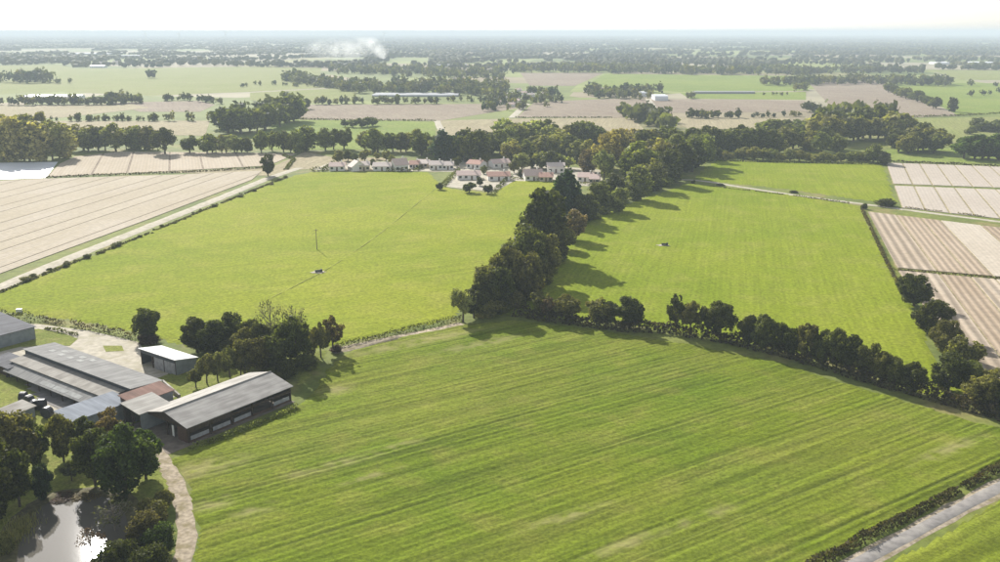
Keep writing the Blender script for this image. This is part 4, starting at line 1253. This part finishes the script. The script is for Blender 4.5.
for i, (x, y, w, r) in enumerate([(511, 97, 7, 10), (516, 103, 7, -14), (508, 101, 6, 40), (524, 95, 6, 4), (532, 97, 7, 25), (503, 105, 7, -8), (541, 96, 6, 0), (519, 92, 6, 15), (497, 99, 6, 0), (512, 107, 6, 5)]):
    house(x, y, w, 'small pale house among the trees of the far hamlet', ['tile_pale', 'tile_pink'][i % 2], 'wall_white', rz=r, simple=True, group='houses of the far hamlet')
for (x, y, w, lab) in [(588, 93, 7, 'white house left of the far dark trees'), (600, 91, 6, 'white house behind the far dark trees'), (80, 103, 8, 'white house in the far tree row at left')]:
    house(x, y, w, lab, 'tile_pale', 'wall_white', rz=5, simple=True)
for (x, y, w, lab) in [(699, 72, 4, 'small white house left of two by the far wood'), (715, 72, 4, 'small white house right of two by the far wood'), (103, 66, 9, 'pale farmhouse at the far edge of the left pasture'), (115, 65, 6, 'small pale barn beside the far left farmhouse')]:
    house(x, y, w, lab, 'tile_pale', 'wall_white', rz=0, simple=True, d=14, wh=5, rh=4)


def greenhouse(px0, px1, py, label, spans=3, d=18, h=4.2, mat='plastic_white'):
    x0, y = G(px0, py); x1, _ = G(px1, py)
    o = thing('greenhouse', label, 'greenhouse', ((x0 + x1) / 2, y, 0), 0)
    w = abs(x1 - x0) / 2
    MB().box(-w, w, 0, d * spans, 0, h * 0.6).build('wall', M[mat], o)
    for i in range(spans):
        a = i * d
        rb = MB()
        k = 6
        arc = [(a + 0.06 + (d - 0.12) * (0.5 - 0.5 * math.cos(math.pi * j / k)), h * 0.6 + 0.01 + h * 0.4 * math.sin(math.pi * j / k)) for j in range(k + 1)]
        nb = len(rb.v)
        for xx in (-w - .1, w + .1):
            rb.v += [(xx, p, q) for p, q in arc]
        for j in range(k): rb.f.append((j, j + k + 1, j + k + 2, j + 1))
        rb.f.append(tuple(range(k + 1))); rb.f.append(tuple(range(2 * k + 1, k, -1)))
        rb.build('roof', M[mat], o)
    return o


greenhouse(20, 75, 100, 'long white greenhouse behind the far left tree row', 3, 9)
greenhouse(372, 458, 97, 'long pale greenhouse left of the far hamlet', 3, 14, 2.6, 'film_grey')
greenhouse(395, 440, 91, 'second pale greenhouse behind the long one', 2, 14, 2.4, 'film_grey')
greenhouse(655, 668, 101, 'white-roofed farm shed at the far right of the plough land', 2, 14, 6)
greenhouse(640, 650, 97, 'pale farm shed left of the white-roofed far shed', 1, 16, 6)
greenhouse(62, 110, 55, 'bright greenhouse strip near the left horizon', 3, 40, 5, 'film_grey')
greenhouse(175, 215, 55, 'second bright greenhouse strip near the left horizon', 3, 40, 5, 'film_grey')
greenhouse(120, 142, 57, 'small bright greenhouse between the two long strips', 2, 30, 5, 'film_grey')
greenhouse(940, 1000, 65, 'long white greenhouse near the right horizon', 2, 30, 6)
greenhouse(435, 466, 67, 'white greenhouse strip right of the smoke', 2, 30, 5, 'film_grey')
greenhouse(90, 104, 68, 'pale shed at the edge of the far left pasture', 1, 20, 5)
greenhouse(695, 755, 94, 'low grey shed across the far green field', 1, 14, 3, 'panel')


# ------------------------------------------------------------------ the farm
FA = R(54.4)
ua, ub = Vector((math.cos(FA), math.sin(FA))), Vector((-math.sin(FA), math.cos(FA)))
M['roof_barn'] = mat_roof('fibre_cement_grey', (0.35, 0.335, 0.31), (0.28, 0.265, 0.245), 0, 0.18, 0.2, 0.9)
M['roof_old'] = mat_roof('fibre_cement_weathered', (0.36, 0.34, 0.30), (0.26, 0.24, 0.21), 0, 0.18, 0.2, 0.9)
M['roof_grey'] = mat_roof('sheet_grey', (0.27, 0.265, 0.25), (0.21, 0.205, 0.195), 0, 0.25, 0.25, 0.9)
M['roof_blue'] = mat_roof('sheet_blue_grey', (0.25, 0.27, 0.30), (0.21, 0.23, 0.26), 1, 0.25, 0.3, 0.85)
M['roof_white'] = mat_roof('sheet_white', (0.76, 0.75, 0.72), (0.70, 0.69, 0.66), 0, 0.25, 0.3, 0.45)
M['roof_red'] = mat_roof('old_red_tile', (0.27, 0.165, 0.13), (0.20, 0.13, 0.105), 1, 0.28, 0.2, 0.9)
M['roof_dark'] = mat_roof('slate_grey', (0.15, 0.15, 0.16), (0.12, 0.12, 0.125), 0, 0.3, 0.2, 0.9)
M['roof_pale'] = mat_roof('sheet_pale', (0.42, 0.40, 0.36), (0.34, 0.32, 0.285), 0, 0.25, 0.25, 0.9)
M['rooflight'] = mat_plain('rooflight', (0.34, 0.34, 0.32), 0.9, 0.15, 1, 0.05)


def rooflight(parent, a, b, zf, la=1.2, lb=1.6):
    MB().slab([(a, b, zf(a, b) + 0.03), (a + la, b, zf(a + la, b) + 0.03), (a + la, b + lb, zf(a + la, b + lb) + 0.03), (a, b + lb, zf(a, b + lb) + 0.03)], 0.028).build('rooflight', M['rooflight'], parent)


# big open barn: local x along the ridge (away from camera), y to the left
bx = G(187.1, 426.8, 3.4)
barn = thing('barn', 'large open-sided barn with grey ridged roof in front of the orchard', 'barn', (bx[0], bx[1], 0), FA)
LA, LB, ZE, ZR = 25.6, 13.1, 3.4, 5.0
for sgn in (0, 1):
    e = 0.4; k = (ZR - ZE) / (LB / 2)
    if sgn == 0: q = [(-.4, -e, ZE - k * e), (LA + .4, -e, ZE - k * e), (LA + .4, LB / 2, ZR), (-.4, LB / 2, ZR)]
    else: q = [(-.4, LB / 2 + .004, ZR), (LA + .4, LB / 2 + .004, ZR), (LA + .4, LB + e, ZE - k * e), (-.4, LB + e, ZE - k * e)]
    rp = MB().slab(q, 0.09).build('roof_slope', M['roof_barn'] if sgn == 0 else M['roof_pale'], barn)  # one roof in two tones: darker near slope, paler far slope
    if sgn == 0: tag(rp, 'darker grey roof slope facing the crop field')
MB().tube((-.45, LB / 2, ZR + .02), (LA + .45, LB / 2, ZR + .02), 0.16, None, 6).build('ridge_cap', M['roof_barn'], barn)
for i in range(6):
    a = 0.15 + (LA - 0.3) * i / 5
    for b in (0.12, LB / 2, LB - 0.12):
        MB().box(a - .12, a + .12, b - .12, b + .12, 0, (ZE if b != LB / 2 else ZR) - 0.16).build('post', M['timber'], barn)
    mbr = MB(); mbr.tube((a, 0, ZE - .3), (a, LB / 2, ZR - .3), 0.1, None, 4); mbr.tube((a, LB, ZE - .3), (a, LB / 2, ZR - .3), 0.1, None, 4)
    mbr.tube((a, 0.1, ZE - .42), (a, LB - .1, ZE - .42), 0.08, None, 4)
    mbr.build('truss', M['timber'], barn)
for i in range(5):
    a0 = 0.35 + (LA - 0.3) * i / 5; a1 = a0 + (LA - 0.3) / 5 - 0.4
    MB().box(a0, a1, 0.02, 0.10, 0, 0.48).build('plinth_panel', M['brick'], barn)
    if i in (0, 1, 2, 4): MB().box(a0 + .2, a1 - .3, -0.04, 0.018, 0.5, 1.3).build('wall_panel', M['panel'], barn)
    MB().box(a0, a1, 0.02, 0.08, 1.95, 3.0 if i < 2 else 2.5).build('wall_boarding', M['timber'], barn)
    MB().box(a0, a1, LB - .10, LB - .02, 0, 3.1).build('wall_boarding', M['timber'], barn)
MB().box(-0.02, 0.06, 0.26, 3.2, 0, 3.25).build('gable_wall', M['brick'], barn)
g_ = MB(); g_.v = [(-.08, 0.3, 2.95), (-.08, LB - .3, 2.95), (-.08, LB - .3, 3.33), (-.08, LB / 2, ZR - .12), (-.08, .3, 3.33), (0.02, 0.3, 2.95), (0.02, LB - .3, 2.95), (0.02, LB - .3, 3.33), (0.02, LB / 2, ZR - .12), (0.02, .3, 3.33)]
g_.f = [(0, 1, 2, 3, 4), (9, 8, 7, 6, 5)] + [(i, i + 5, (i + 1) % 5 + 5, (i + 1) % 5) for i in range(5)]
g_.build('gable_boarding', M['timber'], barn)
g2 = MB().box(LA - .06, LA + .02, .3, LB - .3, 0, 3.25).build('gable_wall', M['timber'], barn)
MB().box(-0.10, -0.03, 4.2, 4.75, 0.4, 2.6).build('white_post_panel', M['white_metal'], barn)
flat_field('barn_floor', [tuple(Vector(bx) + ua * a + ub * b) for a, b in ((-5, -1), (LA, -1), (LA, LB), (-5, LB + 4))], M['barn_dirt'], 0.055, True)


def shed(name, label, cat, near, la, lb, z, roof, front='open_b0', posts=5, wallmat='steel_dark', th=0.12, over=0.35):
    """mono-pitch building: near = ground plan corner nearest the camera; la along the barn's length, lb to the left
    z = roof heights at (0,0), (la,0), (la,lb), (0,lb)"""
    o = thing(name, label, cat, (near[0], near[1], 0), FA)
    e = over
    zf = lambda a, b: z[0] * (1 - a / la) * (1 - b / lb) + z[1] * (a / la) * (1 - b / lb) + z[2] * (a / la) * (b / lb) + z[3] * (1 - a / la) * (b / lb)
    rf = MB().slab([(-e, -e, zf(-e, -e)), (la + e, -e, zf(la + e, -e)), (la + e, lb + e, zf(la + e, lb + e)), (-e, lb + e, zf(-e, lb + e))], th).build('roof', M[roof], o)

    def wall(a0, b0, a1, b1, zlow, nm, mt, cut=0.16):
        h0, h1 = zf(a0, b0) - cut, zf(a1, b1) - cut
        d = Vector((a1 - a0, b1 - b0)).normalized(); nn = Vector((-d.y, d.x)) * 0.05
        m = MB()
        m.v = [(a0 - nn.x, b0 - nn.y, zlow), (a1 - nn.x, b1 - nn.y, zlow), (a1 + nn.x, b1 + nn.y, zlow), (a0 + nn.x, b0 + nn.y, zlow), (a0 - nn.x, b0 - nn.y, h0), (a1 - nn.x, b1 - nn.y, h1), (a1 + nn.x, b1 + nn.y, h1), (a0 + nn.x, b0 + nn.y, h0)]
        m.f = [(3, 2, 1, 0), (4, 5, 6, 7), (0, 1, 5, 4), (1, 2, 6, 5), (2, 3, 7, 6), (3, 0, 4, 7)]
        return m.build(nm, M[mt], o)
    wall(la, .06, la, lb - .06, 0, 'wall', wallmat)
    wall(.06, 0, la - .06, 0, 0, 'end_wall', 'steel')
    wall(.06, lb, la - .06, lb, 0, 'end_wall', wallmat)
    if front == 'closed': wall(0, .06, 0, lb - .06, 0, 'wall', wallmat)
    else:
        for i in range(posts):
            b = 0.15 + (lb - 0.3) * i / (posts - 1)
            MB().box(0.02, 0.22, b - .1, b + .1, 0, zf(0.1, b) - 0.13).build('post', M['timber'], o)
        if front == 'half': wall(0, .3, 0, lb - .3, zf(0, 0) - 1.0, 'fascia', wallmat, 0.13)
    return o, rf, zf


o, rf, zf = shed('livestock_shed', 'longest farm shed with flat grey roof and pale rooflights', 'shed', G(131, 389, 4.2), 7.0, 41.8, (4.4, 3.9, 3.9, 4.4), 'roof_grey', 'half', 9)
for (x, y) in [(52, 353), (64, 353), (61, 357), (70, 360), (82, 359), (80, 363), (92.5, 362)]:
    g = Vector(G(x, y, 3.95)) - Vector((o.location.x, o.location.y))
    rooflight(rf, g.dot(ua), g.dot(ub), zf)
o, rf, zf = shed('livestock_shed', 'narrow farm shed with whitish weathered roof beside the longest shed', 'shed', G(107, 396.5, 3.3), 4.2, 38.0, (3.1, 3.5, 3.5, 3.1), 'roof_old', 'half', 8)
o, rf, zf = shed('livestock_shed', 'low grey lean-to shed along the concrete apron', 'shed', G(86, 401.5, 2.3), 3.4, 32.5, (2.0, 3.0, 3.0, 2.0), 'roof_grey', 'open', 8)
for b in (3.0, 8.2, 13.4): rooflight(rf, 0.1, b, zf, 1.1, 5.0)
shed('lean_to_shed', 'blue-grey sheet roofed shed above the pond trees', 'shed', G(73, 419.6, 3.6), 12.0, 6.0, (3.4, 3.4, 3.9, 3.9), 'roof_blue', 'closed', 4, 'timber')
shed('outbuilding', 'small outbuilding with old red tiled roof between the sheds', 'shed', G(133, 401, 4.4), 9.0, 4.4, (3.9, 3.9, 4.6, 4.6), 'roof_red', 'closed', 3, 'brick')
shed('link_shed', 'pale-roofed link shed joined to the big barn', 'shed', G(139.5, 412, 4.0), 6.5, 5.6, (3.7, 3.7, 4.5, 4.5), 'roof_pale', 'open', 3, 'timber')
o, rf, zf = shed('equipment_shed', 'small shed with bright white roof beside the lone tree', 'shed', G(175, 359.6, 4.0), 5.6, 13.3, (4.0, 3.0, 3.0, 4.0), 'roof_white', 'half', 4, 'steel_dark')
MB().box(0.06, 0.14, 0.4, 8.2, 0, 2.9).build('front_panel', M['panel'], o)
MB().box(2.2, 2.8, 9.2, 12.6, 0.03, 1.8).build('stored_pallets', M['brick'], o)
c8 = Vector(G(34, 325.5, 3.6)) - ua * 16
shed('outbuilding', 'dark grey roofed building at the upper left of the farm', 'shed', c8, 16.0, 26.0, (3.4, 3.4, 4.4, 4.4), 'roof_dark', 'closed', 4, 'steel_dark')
c9 = Vector(G(13, 366, 2.6))
shed('outbuilding', 'small dark-roofed hut at the left edge of the yard', 'shed', c9 - ua * 1.0, 4.5, 9, (2.4, 2.9, 2.9, 2.4), 'roof_dark', 'closed', 3, 'timber')
shed('outbuilding', 'low shelter with pale roof beside the tarpaulin heap', 'shed', G(12, 414, 2.4), 4.5, 5.0, (2.2, 2.6, 2.6, 2.2), 'roof_old', 'open', 3, 'timber')

# silage heap, bales, low walls
for i, (x, y, r, lab) in enumerate([(24, 402, 1.1, 'black wrapped bale beside the pale-roofed shelter'), (30, 406, 1.2, 'second black wrapped bale on the concrete yard'), (36, 410, 1.1, 'third black wrapped bale on the concrete yard'), (43, 410, 1.2, 'black wrapped bale nearest the lean-to apron'), (48, 418, 1.2, 'last black wrapped bale above the pond trees')]):
    gx_, gy_ = G(x, y)
    mb = MB()
    for a_, b_ in (((-.6, 0, r), (.6, 0, r)),): mb.tube(a_, b_, r, r, 14)
    mb.tube((-.68, 0, r), (-.598, 0, r), r * .8, r, 14); mb.tube((.598, 0, r), (.68, 0, r), r, r * .8, 14)
    b = mb.build('wrapped_bale', M['tarp']); b.location = (gx_, gy_, 0.06); b.rotation_euler = (0, 0, i * 1.1)
    tag(b, lab, 'bale', 'black wrapped bales in the yard')


def low_wall(p, q, h, th, label):
    a, b = Vector(G(*p)), Vector(G(*q))
    L = (b - a).length
    o = thing('clamp_wall', label, 'wall', (a.x, a.y, 0), math.atan2(b.y - a.y, b.x - a.x))
    k = max(2, int(L / 2.4))
    for i in range(k): MB().box(L * i / k + .02, L * (i + 1) / k - .02, -th / 2, th / 2, 0.0, h).build('concrete_block', M['concrete'], o)


low_wall((163, 384), (180, 399), 1.0, 0.4, 'pale concrete clamp wall nearer the long sheds')
low_wall((160, 389), (172, 400), 1.0, 0.4, 'shorter pale concrete wall beside the red-roofed outbuilding')
flat_field('clamp_floor', [(158, 386), (164, 383), (181, 398), (172, 402)], M['concrete'], 0.14)

# ------------------------------------------------------------------ small things in the meadows
px_, py_ = G(317, 250)
pole = thing('utility_pole', 'slim wooden pole standing alone in the left meadow', 'pole', (px_, py_, 0))
MB().tube((0, 0, -.2), (0, 0, 7.6), 0.16, 0.11, 8).build('pole', M['twig'], pole)
MB().box(-.7, .7, -.06, .06, 7.0, 7.15).build('crossarm', M['twig'], pole)
MB().tube((-.5, 0, 7.15), (-.5, 0, 7.35), .05, .04, 6).build('insulator', M['glass'], pole)
MB().tube((.5, 0, 7.15), (.5, 0, 7.35), .05, .04, 6).build('insulator', M['glass'], pole)


def trough(px, py, label, rz):
    x, y = G(px, py)
    v, f = [], []
    for k in range(20):
        a = 2 * math.pi * k / 20; r = 1.5 + rnd.uniform(-.5, .5)
        v.append((x + r * math.cos(a) * 1.5, y + r * math.sin(a), 0.33))
    me = bpy.data.meshes.new('worn_earth'); me.from_pydata(v, [], [list(range(20))]); me.materials.append(M['gravel'])
    tag(link('worn_earth', me), kind='structure')
    o = thing('cattle_trough', label, 'trough', (x, y, 0.33), rz)
    o.scale = (0.75, 0.75, 0.75)
    mb = MB()
    mb.box(-1.2, 1.2, -.5, -.42, 0.2, .85); mb.box(-1.2, 1.2, .42, .5, 0.2, .85); mb.box(-1.2, -1.12, -.417, .417, .2, .85); mb.box(1.12, 1.2, -.417, .417, .2, .85); mb.box(-1.117, 1.117, -.417, .417, .2, .28)
    mb.build('basin', M['steel_dark'], o)
    MB().box(-1.1, 1.1, -.41, .41, .6, .66).build('water', M['glass'], o)
    for sx in (-.9, .9): MB().box(sx - .1, sx + .1, -.4, .4, 0, .197).build('foot', M['steel_dark'], o)
    MB().box(0.95, 1.9, -.25, .25, 0.0, 1.2).build('pump_box', M['tarp'], o)


trough(318, 273, 'dark cattle trough on worn ground in the left meadow', 0.4)
trough(664, 246, 'dark cattle trough on worn ground in the right meadow', -0.2)
# white parts seen by the hedge at the left of the farm
mbx = MB().box(-.7, .7, -.5, .5, 0.3, 1.2); w_ = mbx.build('water_tank', M['white_metal'])
gx_, gy_ = G(19.5, 313); w_.location = (gx_, gy_, 0.0); MB().box(-.6, -.3, -.45, .45, 0, .297).build('foot', M['steel'], w_); MB().box(.3, .6, -.45, .45, 0, .297).build('foot', M['steel'], w_)
tag(w_, 'small white water tank behind the upper left hedge', 'tank')

# ------------------------------------------------------------------ wind turbines near the horizon
for i, (x, hub, lab) in enumerate([(149, 64, 'leftmost wind turbine faint on the horizon'), (182, 62, 'second wind turbine from the left on the horizon'), (228, 68, 'third and tallest wind turbine on the left horizon'), (385, 63, 'lone wind turbine on the horizon above the smoke')]):
    D = 6000.0
    X = (x - 500) / FPX * D * 0.975
    o = thing('wind_turbine', lab, 'wind turbine', (X, D, 0), 0.2 * i, 'turbines on the horizon')
    MB().tube((0, 0, 0), (0, 0, hub), 2.6, 1.5, 10).build('tower', M['white_metal'], o)
    MB().box(-1.8, 1.8, -6.0, 3.5, hub + .01, hub + 3.6).build('nacelle', M['white_metal'], o)
    for k in range(3):
        a = 0.5 * i + k * 2.0944
        bl = MB(); bl.tube((2.5 * math.sin(a), -7.0, hub + 1.8 + 2.5 * math.cos(a)), (24 * math.sin(a), -7.0, hub + 1.8 + 24 * math.cos(a)), 1.8, 0.4, 6)
        bl.build('blade', M['white_metal'], o)
    MB().tube((0, -8.5, hub + 1.8), (0, -6.01, hub + 1.8), 0.8, 2.6, 8).build('hub', M['white_metal'], o)

# ------------------------------------------------------------------ smoke and haze
sx_, sy_ = G(382, 61)
n = NT('smoke')
sep = n.n('SeparateXYZ'); n.set(sep.inputs[0], n.pos)
x_, y_, z_ = sep.outputs
nz = n.noise(0.03, 4, rough=0.6)
# plume axis: rises steeply, then drifts to the left
axis = n.math('MULTIPLY', n.math('MULTIPLY', z_, z_), -0.012)
dx = n.math('SUBTRACT', x_, axis)
wid = n.math('ADD', 13.0, n.math('MULTIPLY', z_, 0.42))
r2 = n.math('ADD', n.math('POWER', n.math('ABSOLUTE', n.math('DIVIDE', dx, wid)), 2.0), n.math('POWER', n.math('ABSOLUTE', n.math('DIVIDE', y_, wid)), 2.0))
core = n.math('SUBTRACT', 1.0, r2, True)
fade = n.ramp(z_, 0, 48, 1.0, 0.3)
top = n.ramp(z_, 48, 66, 1.0, 0.0)
col_ = n.math('MULTIPLY', n.math('MULTIPLY', core, fade), n.ramp(nz, 0.3, 0.65, 0.1, 1.0))
# thin veil drifting left
vx = n.math('DIVIDE', n.math('ADD', x_, 105.0), 115.0)
vz = n.math('DIVIDE', n.math('SUBTRACT', z_, 30.0), 32.0)
vy = n.math('DIVIDE', y_, 38.0)
veil = n.math('SUBTRACT', 1.0, n.math('ADD', n.math('ADD', n.math('MULTIPLY', vx, vx), n.math('MULTIPLY', vz, vz)), n.math('MULTIPLY', vy, vy)), True)
veil = n.math('MULTIPLY', n.math('MULTIPLY', veil, n.ramp(nz, 0.3, 0.7)), 0.30)
den = n.math('MULTIPLY', n.math('ADD', n.math('MULTIPLY', col_, top), veil), 0.055)
pv = n.n('VolumePrincipled')
pv.inputs['Color'].default_value = (0.97, 0.97, 0.97, 1); pv.inputs['Anisotropy'].default_value = 0.35
n.set(pv.inputs['Density'], den)
n.t.links.new(pv.outputs[0], n.out.inputs['Volume'])
sm = MB().box(-235, 50, -42, 42, 0.3, 68).build('smoke', n.m)
sm.location = (sx_, sy_, 0)
tag(sm, 'white smoke plume drifting left above the far woods', 'smoke', kind='stuff')

n = NT('haze')
pv = n.n('VolumePrincipled')
pv.inputs['Color'].default_value = (0.63, 0.72, 0.82, 1)
pv.inputs['Density'].default_value = HAZE_DENSITY
pv.inputs['Anisotropy'].default_value = 0.0
n.t.links.new(pv.outputs[0], n.out.inputs['Volume'])
hz = MB().box(-30200, 30200, -2700, 40200, -2.0, 97).build('haze', n.m)
tag(hz, 'thin pale air haze over the whole landscape', 'haze', kind='stuff')
